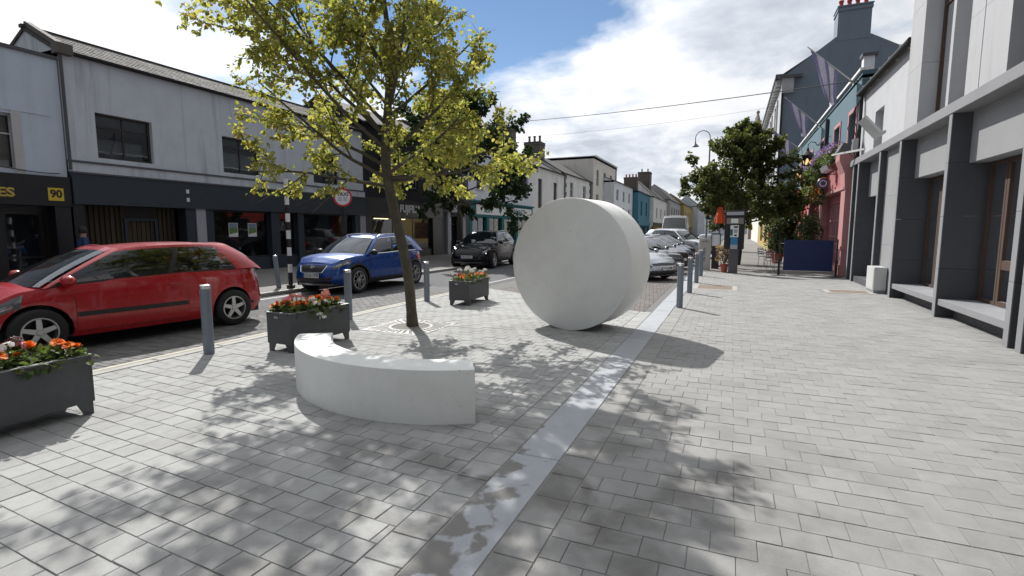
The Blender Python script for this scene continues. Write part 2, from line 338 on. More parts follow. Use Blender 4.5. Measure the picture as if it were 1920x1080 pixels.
def pave(parent, pname, fieldname, mat, hp, lx, ly, gap, ang, org, ext, z0, z1, ch, nobj, keep=lambda x, y: True, zj=0.002, tj=0.006, minobj=None, half=True):
    ca, sa = math.cos(ang), math.sin(ang); full = []; rest = MB(); r = random.Random(hash(pname) % 1 + 11)
    for j in range(int(ext[2] / ly), int(ext[3] / ly) + 1):
        off = (lx / 2 if (j % 2 and half) else 0) + r.uniform(-0.01, 0.01)
        for i in range(int(ext[0] / lx) - 1, int(ext[1] / lx) + 2):
            u0 = i * lx + off; v0 = j * ly; g = gap * r.uniform(0.7, 1.5) / 2
            P = [(u0 + g, v0 + g), (u0 + lx - g, v0 + g), (u0 + lx - g, v0 + ly - g), (u0 + g, v0 + ly - g)]
            W = [(org[0] + a * ca - b * sa, org[1] + a * sa + b * ca) for a, b in P]
            cx = sum(p[0] for p in W) / 4; cy = sum(p[1] for p in W) / 4
            if not keep(cx, cy): continue
            C = clip(W, hp)
            if not C or area(C) < 0.0015: continue
            whole = len(C) == 4 and abs(area(C) - area(W)) < 1e-6
            dep = in_view(cx, cy, z1)
            if whole and dep: full.append((dep, cx, cy, C))
            else: slab_piece(rest, C, z0, z1 + r.uniform(-zj, zj), ch, (r.uniform(-tj, tj), r.uniform(-tj, tj)))
    full.sort(key=lambda t: t[0]); variants = []
    for k in range(6):
        mb = MB(); g = gap * r.uniform(0.8, 1.4) / 2; a, b = lx / 2 - g, ly / 2 - g; w = [r.uniform(-0.0015, 0.0015) for _ in range(8)]
        slab_piece(mb, [(-a + w[0], -b + w[1]), (a + w[2], -b + w[3]), (a + w[4], b + w[5]), (-a + w[6], b + w[7])], z0 - z1, 0, ch)
        me = mb.mesh(pname); me.materials.append(M[mat]); variants.append(me)
    for k, (d, cx, cy, C) in enumerate(full):
        if k < nobj:
            o = bpy.data.objects.new(pname, variants[r.randrange(6)]); col.objects.link(o); o.parent = parent
            o.location = (cx, cy, z1 + r.uniform(-zj, zj)); o.rotation_euler = (r.uniform(-tj, tj), r.uniform(-tj, tj), ang + r.choice((0, math.pi)) + r.uniform(-0.006, 0.006))
        else: slab_piece(rest, C, z0, z1 + r.uniform(-zj, zj), ch, (r.uniform(-tj, tj), r.uniform(-tj, tj)))
    if rest.v: stuff(rest.build(fieldname, mat, parent))
def sheet(name, poly, z, mat, parent=None):
    mb = MB(); mb.add([(p[0], p[1], z) for p in poly], [tuple(range(len(poly)))]); o = mb.build(name, mat, parent)
    return structure(o) if parent is None else o

ROAD = -0.07
sheet('ground', [(-900, -300), (900, -300), (900, 2200), (-900, 2200)], -0.16, 'old_path')
road = sheet('road', [(-11.3, -30), (-1.5, -30), (-1.5, 300), (-11.3, 300)], ROAD, 'asphalt')
def plaza_end(x): return 13.44 - 0.56 * (x + 6.55)
HPL = [(-1, 0, 6.74), (1, 0, -1.69), (0.56, 1, 13.44 - 0.56 * 6.55), (0, -1, -0.7)]
plaza = sheet('plaza_paving', [(-6.76, -8), (-1.0, -8), (-1.0, plaza_end(-1.0)), (-6.76, plaza_end(-6.76))], -0.006, 'joint_pale')
GX, GY, GS = -5.13, 7.48, 0.60
pave(plaza, 'paver', 'paver_field', 'paver_left', HPL, 0.214, 0.178, 0.0055, R(-3), (-4, 4), (-3.5, 3.5, -4.5, 10.5), -0.06, 0.0, 0.0025, 300,
     keep=lambda x, y: not (abs(x - GX) < GS + 0.06 and abs(y - GY) < GS + 0.05))
# infill pavers close round the tree grate are cut to the frame
mb = MB()
for s, (x0, x1, y0, y1) in enumerate(((GX - GS - .2, GX + GS + .2, GY - GS - .17, GY - GS - .012), (GX - GS - .2, GX + GS + .2, GY + GS + .012, GY + GS + .17))):
    n = 8
    for k in range(n):
        a = x0 + (x1 - x0) * k / n; slab_piece(mb, [(a + .004, y0), (a + (x1 - x0) / n - .004, y0), (a + (x1 - x0) / n - .004, y1), (a + .004, y1)], -0.06, -0.003, 0.003)
for x0, x1 in ((GX - GS - .2, GX - GS - .012), (GX + GS + .012, GX + GS + .2)):
    n = 6
    for k in range(n):
        a = GY - GS - .01 + 2 * (GS + .01) * k / n; b = a + 2 * (GS + .01) / n; slab_piece(mb, [(x0, a + .004), (x1, a + .004), (x1, b - .004), (x0, b - .004)], -0.06, -0.003, 0.003)
stuff(mb.build('cut_paver', 'paver_left', plaza))
def course(parent, name, x0, x1, y0, y1, L, mat, z0, z1, ch=0.004, gap=0.006, single=True, yend=None):
    y = y0; r = random.Random(5); k = 0; ms = {}
    while y < y1:
        mb = MB(); g = gap / 2; ye = min(y + L, y1)
        slab_piece(mb, [(x0 + g, y + g), (x1 - g, y + g), (x1 - g, ye - g), (x0 + g, ye - g)], z0, z1 + r.uniform(-.0015, .0015), ch)
        mb.build(name, mat, parent); y += L
course(plaza, 'border_paver', -1.685, -1.442, 1.0, 10.72, 0.245, 'paver_left', -0.06, 0.0)

foot = sheet('footpath_paving', [(-1.06, -8), (4.6, -8), (4.6, 22.2), (-1.06, 22.2)], -0.006, 'joint_pale')
def keep_r(x, y):
    for (x0, x1, y0, y1) in COVERS:
        if x0 - .05 < x < x1 + .05 and y0 - .05 < y < y1 + .05: return False
    return True
COVERS = [(-0.98, 0.22, 15.6, 16.9), (2.45, 3.62, 16.05, 17.0)]
pave(foot, 'paver', 'paver_field', 'paver_right', [(-1, 0, 0.845), (1, 0, 4.6), (0, 1, 22.2), (0, -1, -0.7)], 0.234, 0.198, 0.004, 0.0, (0.09, 3.72), (-1.2, 4.8, -3.2, 18.8), -0.06, 0.0, 0.002, 300, keep=keep_r)
course(foot, 'border_paver', -1.085, -0.85, 1.0, 22.2, 0.32, 'paver_right', -0.06, 0.0)
# covers set in the footpath: pale frame, rusty lid of four plates
for k, (x0, x1, y0, y1) in enumerate(COVERS):
    t = thing('service_cover', ('rusty service cover in a pale frame beside the bollards', 'rusty service cover in a pale frame beside the utility box')[k], 'manhole cover', ((x0 + x1) / 2, (y0 + y1) / 2, 0))
    mb = MB(); w = 0.13
    for (a, b, c, d) in ((x0, x1, y0, y0 + w), (x0, x1, y1 - w, y1), (x0, x0 + w, y0 + w, y1 - w), (x1 - w, x1, y0 + w, y1 - w)): mb.box(a, b, c, d, -0.05, 0.003)
    mb.build('frame', 'kerb_stone', t)
    xm, ym = (x0 + x1) / 2, (y0 + y1) / 2
    for a, b in ((x0 + w + .006, xm - .004), (xm + .004, x1 - w - .006)):
        MB().box(a, b, y0 + w + .006, y1 - w - .006, -0.05, -0.001).build('lid', 'cover_rust', t)
# pale channel strip of long slabs between the two pavings
def channel_material():
    mt = pm('channel_stone', (0.36, 0.374, 0.395), 0.9, var=0.14, scale=6, bump=0.5, bscale=110, spec=0.2, dirt=0.22, dirtcol=(0.26, 0.26, 0.26), dscale=2.5); nt = mt.node_tree; N = nt.nodes; L = nt.links; b = N['Principled BSDF']
    src = b.inputs['Base Color'].links[0].from_socket
    geo = N.new('ShaderNodeNewGeometry'); sp = N.new('ShaderNodeSeparateXYZ'); L.new(geo.outputs['Position'], sp.inputs[0])
    def m(op, a, c=None):
        n = N.new('ShaderNodeMath'); n.operation = op
        for i, v in enumerate((a, c)):
            if v is None: continue
            if isinstance(v, (int, float)): n.inputs[i].default_value = v
            else: L.new(v, n.inputs[i])
        return n.outputs[0]
    nz = N.new('ShaderNodeTexNoise'); nz.inputs['Scale'].default_value = 4.5; nz.inputs['Detail'].default_value = 4; nz.inputs['Distortion'].default_value = 0.25; L.new(geo.outputs['Position'], nz.inputs['Vector'])
    # worn-off slurry: grows along the left edge of the strip on its last two metres
    y = m('MULTIPLY', m('SUBTRACT', 3.5, sp.outputs[1]), 0.30); x = m('MULTIPLY', m('ADD', sp.outputs[0], 1.43), -2.0)
    k = m('ADD', m('ADD', m('MINIMUM', y, 0.34), x), m('MULTIPLY', m('SUBTRACT', nz.outputs[0], 0.5), 2.6))
    k = m('MINIMUM', m('MAXIMUM', m('MULTIPLY', k, 7.0), 0.0), 1.0)
    mx = N.new('ShaderNodeMix'); mx.data_type = 'RGBA'; L.new(k, mx.inputs[0]); L.new(src, mx.inputs[6]); mx.inputs[7].default_value = (0.20, 0.195, 0.185, 1); L.new(mx.outputs[2], b.inputs['Base Color'])
channel_material()
chan = sheet('channel_strip', [(-1.44, -8), (-1.085, -8), (-1.085, 60), (-1.44, 60)], -0.02, 'joint_sand')
course(chan, 'channel_slab', -1.435, -1.09, 0.4, 30, 1.52, 'channel_stone', -0.07, 0.001, ch=0.006, gap=0.007)
mb = MB()
for k in range(20): slab_piece(mb, [(-1.435, 30.8 + k * 1.52), (-1.09, 30.8 + k * 1.52), (-1.09, 32.31 + k * 1.52), (-1.435, 32.31 + k * 1.52)], -0.07, 0.001, .006)
stuff(mb.build('channel_run', 'channel_stone', chan))
# brick bays beyond the plaza
bays = sheet('parking_bays', [(-6.9, plaza_end(-6.9) + .02), (-1.445, plaza_end(-1.445) + .02), (-1.445, 60), (-6.9, 60)], ROAD + 0.012, 'joint_sand')
HB = [(-0.56, -1, -(13.44 - 0.56 * 6.55) - 0.05), (1, 0, -1.64), (-1, 0, 6.2), (0, 1, 24)]
pave(bays, 'brick', 'brick_field', 'brick_paver', HB, 0.205, 0.103, 0.007, R(8), (-1.7, 10.7), (-6, 3, -3, 14), ROAD - .04, ROAD + 0.03, 0.004, 220, tj=0.01)
course(bays, 'edge_stone', -1.635, -1.45, 10.75, 24, 0.5, 'sett', ROAD - .05, ROAD + 0.034)
mb = MB(); mb.add([(-6.9, 24, ROAD + .03), (-1.6, 24, ROAD + .03), (-1.6, 60, ROAD + .03), (-6.9, 60, ROAD + .03)], [(0, 1, 2, 3)]); mb.build('bay_surface', 'brick_paver', bays)
mb = MB(); mb.prism([(-6.9, plaza_end(-6.9)), (-1.45, plaza_end(-1.45)), (-1.45, plaza_end(-1.45) + .05), (-6.9, plaza_end(-6.9) + .05)], 2, -0.12, -0.004); mb.build('plaza_edge_kerb', 'sett', plaza)
# kerb stones along the road, double lines and setts
kerb = sheet('kerb', [(-6.92, -8), (-6.75, -8), (-6.75, plaza_end(-6.75)), (-6.92, plaza_end(-6.92))], -0.05, 'joint_sand')
course(kerb, 'kerb_stone', -6.915, -6.752, 0.5, 13.5, 0.92, 'kerb_stone', -0.14, 0.004, ch=0.012, gap=0.008)
setts = MB(); r = random.Random(3)
for j in range(110):
    for i in range(9):
        x = -6.93 - i * 0.21 - (0.105 if j % 2 else 0); y = 2.2 + j * 0.104
        slab_piece(setts, [(x - .203, y + .003), (x, y + .003), (x, y + .099), (x - .203, y + .099)], ROAD - .02, ROAD + 0.008 + r.uniform(-.002, .002), .004)
stuff(setts.build('sett_band', 'sett', road))
for x in (-7.04, -7.23):
    mb = MB(); mb.box(x - .045, x + .045, 0, 13.3, ROAD + 0.004, ROAD + 0.0125); mb.build('painted_line', 'cream_line', road)
MB().box(-10.98, -10.86, 4, 11.2, ROAD, ROAD + .004).build('painted_line', 'white_line', road)
MB().box(-7.46, -7.36, 14.4, 60, ROAD, ROAD + .004).build('painted_line', 'white_line', road)
for k in range(7):
    y = 15.6 + k * 2.95; mb = MB(); d = Vector((0.77, -0.64, 0)); n = Vector((0.64, 0.77, 0)) * .05; a = Vector((-7.3, y + 3.0, ROAD + .036)); b = a + d * 5.4
    mb.quad(a - n, b - n, b + n, a + n); mb.build('painted_line', 'white_line', bays)
farpath = sheet('far_footpath', [(-18.6, -30), (-11.45, -30), (-11.45, 260), (-18.6, 260)], 0.02, 'old_path')
fk = sheet('far_kerb', [(-11.46, -30), (-11.28, -30), (-11.28, 260), (-11.46, 260)], -0.02, 'joint_sand')
course(fk, 'kerb_stone', -11.455, -11.285, 2, 24, 1.0, 'kerb_stone', -0.12, 0.03, ch=.012, gap=.01)
mb = MB()
for k in range(60): slab_piece(mb, [(-11.455, 24.01 + k * 2), (-11.285, 24.01 + k * 2), (-11.285, 25.99 + k * 2), (-11.455, 25.99 + k * 2)], -.12, .03, .012)
stuff(mb.build('kerb_run', 'kerb_stone', fk))
sheet('old_footpath', [(-1.04, 22.2), (6, 22.2), (6, 260), (-1.04, 260)], -0.004, 'old_path')
# ------------------------------------------------------------------ plants: leaves, branches, trees, bushes
def leaf(vs, fs, p, d, n, size, wide=0.9, fold=0.14):
    s = d.cross(n)
    if s.length < 1e-4: s = d.orthogonal()
    s.normalize(); n = s.cross(d); b = len(vs); w = size * wide * 0.5; f = n * (size * fold)
    vs += [p, p + d * (size * .22) + s * w * .95 + f, p + d * (size * .68) + s * w * .8 + f, p + d * size, p + d * (size * .68) - s * w * .8 + f, p + d * (size * .22) - s * w * .95 + f]
    fs += [(b, b + 1, b + 2, b + 3), (b, b + 3, b + 4, b + 5)]
def rv(r): 
    while True:
        v = Vector((r.uniform(-1, 1), r.uniform(-1, 1), r.uniform(-1, 1)))
        if 0.05 < v.length < 1: return v.normalized()
class Grow:
    def __init__(s, seed, leaf_size, kids, ratio, up, wob, gap, perclump, hang=0.35, last=3, seg=(9, 6, 5, 4), minz=None):
        s.r = random.Random(seed); s.wood = MB(); s.lv = []; s.lf = []; s.ls = leaf_size; s.kids = kids; s.ratio = ratio; s.up = up; s.wob = wob; s.gap = gap; s.pc = perclump; s.hang = hang; s.last = last; s.seg = seg; s.minz = minz; s.lim = None
    def leaves(s, p, d):
        r = s.r
        for _ in range(s.pc):
            o = rv(r); q = p + o * s.ls * r.uniform(0.2, 0.9)
            if s.minz and q.z < s.minz: continue
            if s.lim is not None and q.x + 0.813 * q.z > s.lim + r.uniform(-.2, .15): continue
            dd = (o * 0.7 + d * 0.4 + Vector((0, 0, -s.hang)) + rv(r) * 0.3).normalized(); n = (Vector((0, 0, 1)) + rv(r) * 0.8).normalized()
            leaf(s.lv, s.lf, q, dd, n, s.ls * r.uniform(0.7, 1.2))
    def branch(s, p, d, L, rad, lvl):
        r = s.r; n = max(4, int(L / (0.22 if lvl < 2 else 0.12))); pts = [p.copy()]; dirs = [d.copy()]
        for i in range(n):
            d = (d + rv(r) * s.wob[lvl] + Vector((0, 0, s.up[lvl]))).normalized(); p = p + d * (L / n); pts.append(p.copy()); dirs.append(d.copy())
            if s.lim is not None and i > 1 and p.x + 0.813 * p.z > s.lim: break
        n = len(pts) - 1; end = 0.35 if lvl else 0.2
        s.wood.tube(pts, [rad * (1 - (1 - end) * i / n) for i in range(n + 1)], s.seg[lvl], cap=(lvl == 0))
        if lvl == s.last - 2:
            for j in range(int(n * .62), n + 1): s.leaves(pts[j], dirs[j])
        if lvl >= s.last - 1:
            k = max(2, int(L / s.gap))
            for i in range(k):
                t = 0.15 + 0.85 * (i + r.random()) / k; j = min(n, int(t * n)); s.leaves(pts[j], dirs[j])
        if lvl < s.last:
            m = max(2, int(s.kids[lvl] * (0.75 + 0.5 * r.random())))
            for i in range(m):
                t = 0.28 + 0.72 * (i + r.random() * 0.8) / m; j = min(n, int(t * n)); a = R(r.uniform(28, 62)); o = dirs[j].orthogonal(); o.rotate(Matrix.Rotation(r.uniform(0, 6.283), 3, dirs[j]))
                nd = (dirs[j] * math.cos(a) + o * math.sin(a)).normalized(); nl = L * s.ratio[lvl] * r.uniform(0.7, 1.15) * (1.1 - 0.45 * t)
                s.branch(pts[j], nd, nl, max(0.004, rad * (1 - 0.6 * t) * 0.55), lvl + 1)
    def finish(s, t, wood, leafm, trunk='trunk'):
        s.wood.build(trunk, wood, t, smooth=True, world=True)
        me = bpy.data.meshes.new('crown'); org = ORG[t.name]; me.from_pydata([tuple(v - org) for v in s.lv], [], s.lf); me.update(); stuff(link('crown', me, t, leafm))
leafmat('lime_leaf', (0.17, 0.205, 0.062), (0.38, 0.36, 0.13), (0.37, 0.26, 0.11), 0.58)
leafmat('dark_leaf', (0.025, 0.045, 0.018), (0.05, 0.085, 0.03), None, 0.25)
leafmat('mid_leaf', (0.04, 0.055, 0.02), (0.12, 0.14, 0.05), (0.17, 0.16, 0.08), 0.4)
leafmat('fresh_leaf', (0.045, 0.085, 0.03), (0.13, 0.17, 0.05), (0.2, 0.2, 0.08), 0.35)
leafmat('bush_leaf', (0.03, 0.06, 0.025), (0.12, 0.15, 0.07), (0.25, 0.26, 0.17), 0.3)
leafmat('autumn_leaf', (0.18, 0.12, 0.08), (0.34, 0.24, 0.17), None, 0.35)

def lime_tree():
    base = Vector((-5.14, 7.55, -0.03)); t = thing('street_tree', 'young lime tree with yellow-green leaves in an iron sunray grate', 'tree', base)
    g = Grow(21, 0.068, (0, 9, 6, 3), (0, 0.50, 0.46, 0.4), (0, 0.012, 0.01, -0.005), (0, 0.09, 0.14, 0.2), 0.062, 3, hang=0.55, last=3, seg=(12, 7, 5, 3), minz=2.28)
    g.lim = 0.22                            # crown cut short on the footpath side, shaped so its shadow ends sooner
    lean = Vector((-0.30, -0.10, 0)); pts = []; rad = []
    for i in range(25):
        z = 6.7 * i / 24; k = min(1.0, z / 2.9); off = lean * (k ** 1.2) + Vector((0.05 * math.sin(z * 1.7), 0.05 * math.cos(z * 1.3) - 0.05, 0)) * min(1, z)
        if z > 2.9: off += Vector((-0.03, 0.02, 0)) * (z - 2.9)
        pts.append(base + off + Vector((0, 0, z)))
        rad.append((0.092 if z > 0.15 else 0.112) * (1 - 0.1 * k) * (1 if z < 2.8 else max(0.12, 1 - (z - 2.8) / 5.0)))
    g.wood.tube(pts, rad, 12); r = g.r
    def at(z): 
        i = min(23, int(z / 6.7 * 24)); f = z / 6.7 * 24 - i; return pts[i].lerp(pts[i + 1], f)
    limbs = [(2.45, 195, 10, 2.3), (2.6, 172, 24, 2.7), (2.55, 15, 2, 2.4), (2.6, -12, 6, 2.3), (3.3, 178, 40, 3.2), (3.3, 215, 44, 2.9), (4.4, 165, 40, 2.7), (4.3, 5, 40, 2.6), (2.7, 110, 18, 2.0), (2.65, -60, 14, 2.1), (2.8, 160, 30, 2.6), (2.95, 60, 32, 2.3), (3.0, -20, 30, 2.5), (3.1, 225, 34, 2.8), (3.25, 275, 38, 2.3),
             (3.5, 185, 46, 3.0), (3.6, 10, 44, 2.7), (3.8, 130, 42, 2.3), (4.0, 310, 46, 2.4), (4.2, 240, 50, 2.4), (4.5, 80, 48, 2.0), (4.7, 200, 48, 2.2), (4.9, 350, 48, 2.0), (5.3, 120, 52, 1.8), (5.5, 270, 52, 1.7), (5.9, 30, 55, 1.5), (6.2, 180, 55, 1.4), (6.6, 300, 60, 1.1), (6.9, 70, 65, 1.0)]
    for z, az, el, L in limbs:
        if z > 3.9: L *= 0.78 if math.cos(R(az)) < 0.3 else 0.60
        elif z > 3.2 and math.cos(R(az)) > 0.4: L *= 0.74
        z = min(z, 6.2)
        az += 23.1 + r.uniform(-10, 10); d = Vector((math.cos(R(az)) * math.cos(R(el)), math.sin(R(az)) * math.cos(R(el)), math.sin(R(el))))
        g.branch(at(z), d, L, 0.034 if z < 4.5 else 0.022, 1)
    g.finish(t, 'bark', 'lime_leaf'); return t
lime_tree()
def round_tree(base, label, seed, H, clear, spread, wood, leafm, leaf_size, rad, n1=15, gap=0.1, pc=4, group=None):
    base = Vector(base); t = thing('street_tree', label, 'tree', base, group=group)
    g = Grow(seed, leaf_size, (0, 7, 5, 3), (0, 0.55, 0.5, 0.4), (0, 0.03, 0.02, 0), (0, 0.12, 0.18, 0.2), gap, pc, last=3, seg=(9, 6, 4, 3)); r = g.r
    pts = [base + Vector((0.06 * math.sin(i), 0.05 * math.cos(i * 1.4), H * 0.9 * i / 10)) for i in range(11)]
    g.wood.tube(pts, [rad * (1 - 0.085 * i) for i in range(11)], 9)
    for k in range(n1):
        f = (k + 0.5) / n1; z = clear + (H * 0.86 - clear) * f; az = k * 137.5 + r.uniform(-20, 20); el = 12 + 58 * f + r.uniform(-8, 8)
        L = spread * (0.75 + 0.5 * math.sin(math.pi * min(1, 0.25 + f * 0.8))) * (1 - 0.45 * f)
        i = min(9, int(z / (H * 0.9) * 10)); p = pts[i].lerp(pts[i + 1], z / (H * 0.9) * 10 - i)
        g.branch(p, Vector((math.cos(R(az)) * math.cos(R(el)), math.sin(R(az)) * math.cos(R(el)), math.sin(R(el)))), L, rad * 0.42 * (1 - 0.5 * f), 1)
    g.finish(t, wood, leafm); return t
round_tree((0.35, 27.5, 0), 'dense green street tree behind the parking ticket machine', 5, 6.9, 1.9, 2.55, 'dark_bark', 'mid_leaf', 0.14, 0.12, n1=24, gap=0.07, pc=4)
round_tree((-14.7, 26.6, 0), 'dark green tree on the far footpath before the pharmacy', 9, 9.5, 3.0, 3.9, 'dark_bark', 'dark_leaf', 0.18, 0.15, n1=22, gap=0.085, pc=4)
round_tree((-0.2, 46, 0), 'bushy green tree further up the footpath near the lamp post', 14, 6.2, 2.2, 2.2, 'dark_bark', 'mid_leaf', 0.22, 0.12, n1=13, gap=0.16, pc=4)

def foliage(mb_v, mb_f, r, c, rad, n, size, hang=0.2):
    c = Vector(c); rad = Vector(rad)
    for _ in range(n):
        o = rv(r); k = r.random() ** 0.4; p = c + Vector((o.x * rad.x, o.y * rad.y, o.z * rad.z)) * k
        leaf(mb_v, mb_f, p, (o + rv(r) * 0.6 + Vector((0, 0, -hang))).normalized(), (Vector((0, 0, 1)) + o * 0.5 + rv(r) * 0.6).normalized(), size * r.uniform(0.6, 1.25))
def leaf_part(name, v, f, parent, mat):
    me = bpy.data.meshes.new(name); o = ORG[parent.name]; me.from_pydata([tuple(p - o) for p in v], [], f); me.update(); return stuff(link(name, me, parent, mat))
# flower heads, three shared meshes
def marigold_mesh(mat):
    mb = MB(); r = random.Random(2)
    for ring, (n, el, L) in enumerate(((14, 5, .036), (12, 30, .033), (9, 55, .026), (5, 80, .018))):
        for k in range(n):
            a = 6.283 * k / n + ring * 0.3 + r.uniform(-.1, .1); e = R(el + r.uniform(-8, 8)); d = Vector((math.cos(a) * math.cos(e), math.sin(a) * math.cos(e), math.sin(e))); s = Vector((-math.sin(a), math.cos(a), 0)) * .010
            b = Vector((0, 0, 0.004 * ring)); mb.add([b, b + d * L * .7 - s, b + d * L, b + d * L * .7 + s], [(0, 1, 2, 3)])
    me = mb.mesh('marigold'); me.materials.append(M[mat]); return me
def geranium_mesh(mat, seed):
    mb = MB(); r = random.Random(seed)
    for k in range(16):
        o = rv(r); o.z = abs(o.z) * .8; c = o * 0.036
        for j in range(5):
            a = 6.283 * j / 5; t1 = o.orthogonal().normalized(); t1.rotate(Matrix.Rotation(a, 3, o)); t2 = o.cross(t1)
            mb.add([c, c + t1 * .012 + t2 * .008 + o * .002, c + t1 * .02 + o * .004, c + t1 * .012 - t2 * .008 + o * .002], [(0, 1, 2, 3)])
    me = mb.mesh('geranium'); me.materials.append(M[mat]); return me
for nm, c in (('orange_petal', (0.85, 0.25, 0.02)), ('white_petal', (0.80, 0.79, 0.74)), ('pink_petal', (0.78, 0.26, 0.34)), ('salmon_petal', (0.75, 0.30, 0.24)), ('yellow_petal', (0.75, 0.55, 0.04)), ('violet_petal', (0.45, 0.28, 0.55)), ('dried_petal', (0.16, 0.08, 0.07))):
    pm(nm, c, 0.7, var=0.12, scale=60)
FL = {'o': marigold_mesh('orange_petal'), 'y': marigold_mesh('yellow_petal'), 'w': geranium_mesh('white_petal', 3), 'p': geranium_mesh('pink_petal', 4), 's': geranium_mesh('salmon_petal', 5), 'd': geranium_mesh('dried_petal', 6)}
FNAME = {'o': 'marigold', 'y': 'marigold', 'w': 'geranium', 'p': 'geranium', 's': 'geranium', 'd': 'geranium'}
def planter(c, rz, W, Lg, label, bedlabel, heads, seed):
    t = thing('flower_planter', label, 'planter', (c[0], c[1], 0), rz, 'grey metal flower planters on the plaza'); H0, H1 = 0.115, 0.545; r = random.Random(seed)
    mb = MB(); a, b = W / 2, Lg / 2; th = 0.02
    mb.box(-a, a, -b, -b + th, H0, H1); mb.box(-a, a, b - th, b, H0, H1); mb.box(-a, -a + th, -b + th, b - th, H0, H1); mb.box(a - th, a, -b + th, b - th, H0, H1); mb.box(-a + th, a - th, -b + th, b - th, H0, H0 + th)
    mb.build('body', 'planter_metal', t, world=False, bevel=0.004)
    rim = MB(); w = 0.045
    for q in ((-a - .004, a + .004, -b - .004, -b + w), (-a - .004, a + .004, b - w, b + .004), (-a - .004, -a + w, -b + w, b - w), (a - w, a + .004, -b + w, b - w)): rim.box(*q, H1 + .001, H1 + .011)
    rim.build('rim', 'planter_rim', t, world=False)
    for sx in (-1, 1):
        for sy in (-1, 1):
            x, y = sx * (a - .012), sy * (b - .012); m_ = MB(); ix, iy = -sx, -sy
            m_.prism([(x, 0.0), (x + ix * .075, 0.0), (x + ix * .13, H0 + .001), (x, H0 + .001)], 1, y, y + iy * .012)
            m_.prism([(y + iy * .0125, 0.0), (y + iy * .075, 0.0), (y + iy * .13, H0 + .001), (y + iy * .0125, H0 + .001)], 0, x, x + ix * .012); m_.build('leg', 'planter_metal', t, world=False)
    MB().box(-a + .15, -a + .22, -b - .004, -b - .001, H1 - .075, H1 - .045).build('maker_plate', 'alloy', t, world=False)
    s = MB(); n = 10; s.grid([[(-a + .03 + (2 * a - .06) * i / n, -b + .03 + (2 * b - .06) * j / n, H1 - .03 + r.uniform(-.01, .01)) for i in range(n + 1)] for j in range(n + 1)]); s.build('soil', 'soil', t, world=False)
    bed = thing('bedding_flowers', bedlabel, 'flowers', (c[0], c[1], H1 - .03), rz, 'bedding plants in the metal planters'); v = []; f = []
    for _ in range(60):
        x, y = r.uniform(-a + .05, a - .03), r.uniform(-b + .05, b - .04); hh = r.uniform(.03, .10)
        foliage(v, f, r, (x, y, hh * .8), (.06, .06, .05), 18, .045, hang=.1)
    for k in range(16):
        foliage(v, f, r, (a * (1 if r.random() < .6 else -1) * r.uniform(.85, 1.02), r.uniform(-b, b), .02), (.06, .07, .05), 10, .055, hang=.6)
    for x, y, z, k in heads: foliage(v, f, r, (x * a, y * b, z * .5), (.045, .045, z * .5), 12, .05)
    me = bpy.data.meshes.new('leaves'); me.from_pydata([tuple(p) for p in v], [], f); me.update(); stuff(link('leaves', me, bed, 'fresh_leaf'))
    st = MB()
    for x, y, z, k in heads:
        st.tube([(x * a * .9, y * b * .97, 0), (x * a, y * b, z * .6), (x * a, y * b, z)], .003, 4)
        o = link(FNAME[k], FL[k], bed); sc = r.uniform(1.0, 1.4) * (1.15 if k in 'oy' else 1.2); o.location = (x * a, y * b, z); o.scale = (sc, sc, sc * r.uniform(.8, 1.1)); o.rotation_euler = (r.uniform(-.5, .5), r.uniform(-.5, .5), r.uniform(0, 6))
    stuff(st.build('stems', 'bush_leaf', bed, world=False))
    return t
def heads(seed, spec):
    r = random.Random(seed); out = []
    for k, n, z0, z1 in spec:
        for _ in range(n): out.append((r.uniform(-.85, .9), r.uniform(-.92, .92), r.uniform(z0, z1), k))
    return out
planter((-5.58, 2.13), R(2), 0.50, 1.15, 'grey metal planter of orange marigolds standing beside the red car', 'orange marigolds with white and pink geraniums in planter beside the red car', heads(3, (('o', 26, .10, .17), ('w', 5, .14, .22), ('p', 3, .16, .2), ('d', 4, .16, .22), ('y', 3, .06, .1))), 1)
planter((-5.67, 5.70), R(-2), 0.47, 1.12, 'grey metal planter with mixed flowers behind the curved stone bench', 'orange, pink and white bedding flowers in planter behind the curved bench', heads(8, (('o', 36, .09, .17), ('w', 6, .1, .2), ('p', 3, .17, .21), ('s', 4, .17, .22))) + [(.98, -.1, -.06, 'w'), (1.0, .0, -.1, 'w')], 2)
planter((-5.60, 10.60), R(4), 0.50, 1.18, 'grey metal planter with tall white geraniums near the stone disc', 'tall white geraniums and orange marigolds in planter near the stone disc', heads(5, (('o', 18, .09, .15), ('w', 12, .16, .29))), 3)

# ------------------------------------------------------------------ stone disc and bench
def disc():
    Rd, t, b = 1.111, 0.868, 0.012; mb = MB(); h = t / 2
    prof = [(0.0, -h), (Rd - b, -h), (Rd - b * .3, -h + b * .3), (Rd, -h + b), (Rd, -h * .33), (Rd, h * .33), (Rd, h - b), (Rd - b * .3, h - b * .3), (Rd - b, h), (0.0, h)]
    mb.lathe(prof, 128, axis=1); me = mb.mesh('stone_disc'); o = link('stone_disc', me, None, 'stone_cast', smooth=True)
    bm = bmesh.new(); bm.from_mesh(me); bmesh.ops.remove_doubles(bm, verts=bm.verts, dist=1e-5); bmesh.ops.recalc_face_normals(bm, faces=bm.faces); bm.to_mesh(me); bm.free(); shade_auto(me, 30)
    o.location = (-2.418, 8.687, Rd - 0.004); o.rotation_euler = (0, 0, -R(10.94)); tag(o, 'huge pale stone disc standing on its edge on the plaza', 'sculpture')
disc()
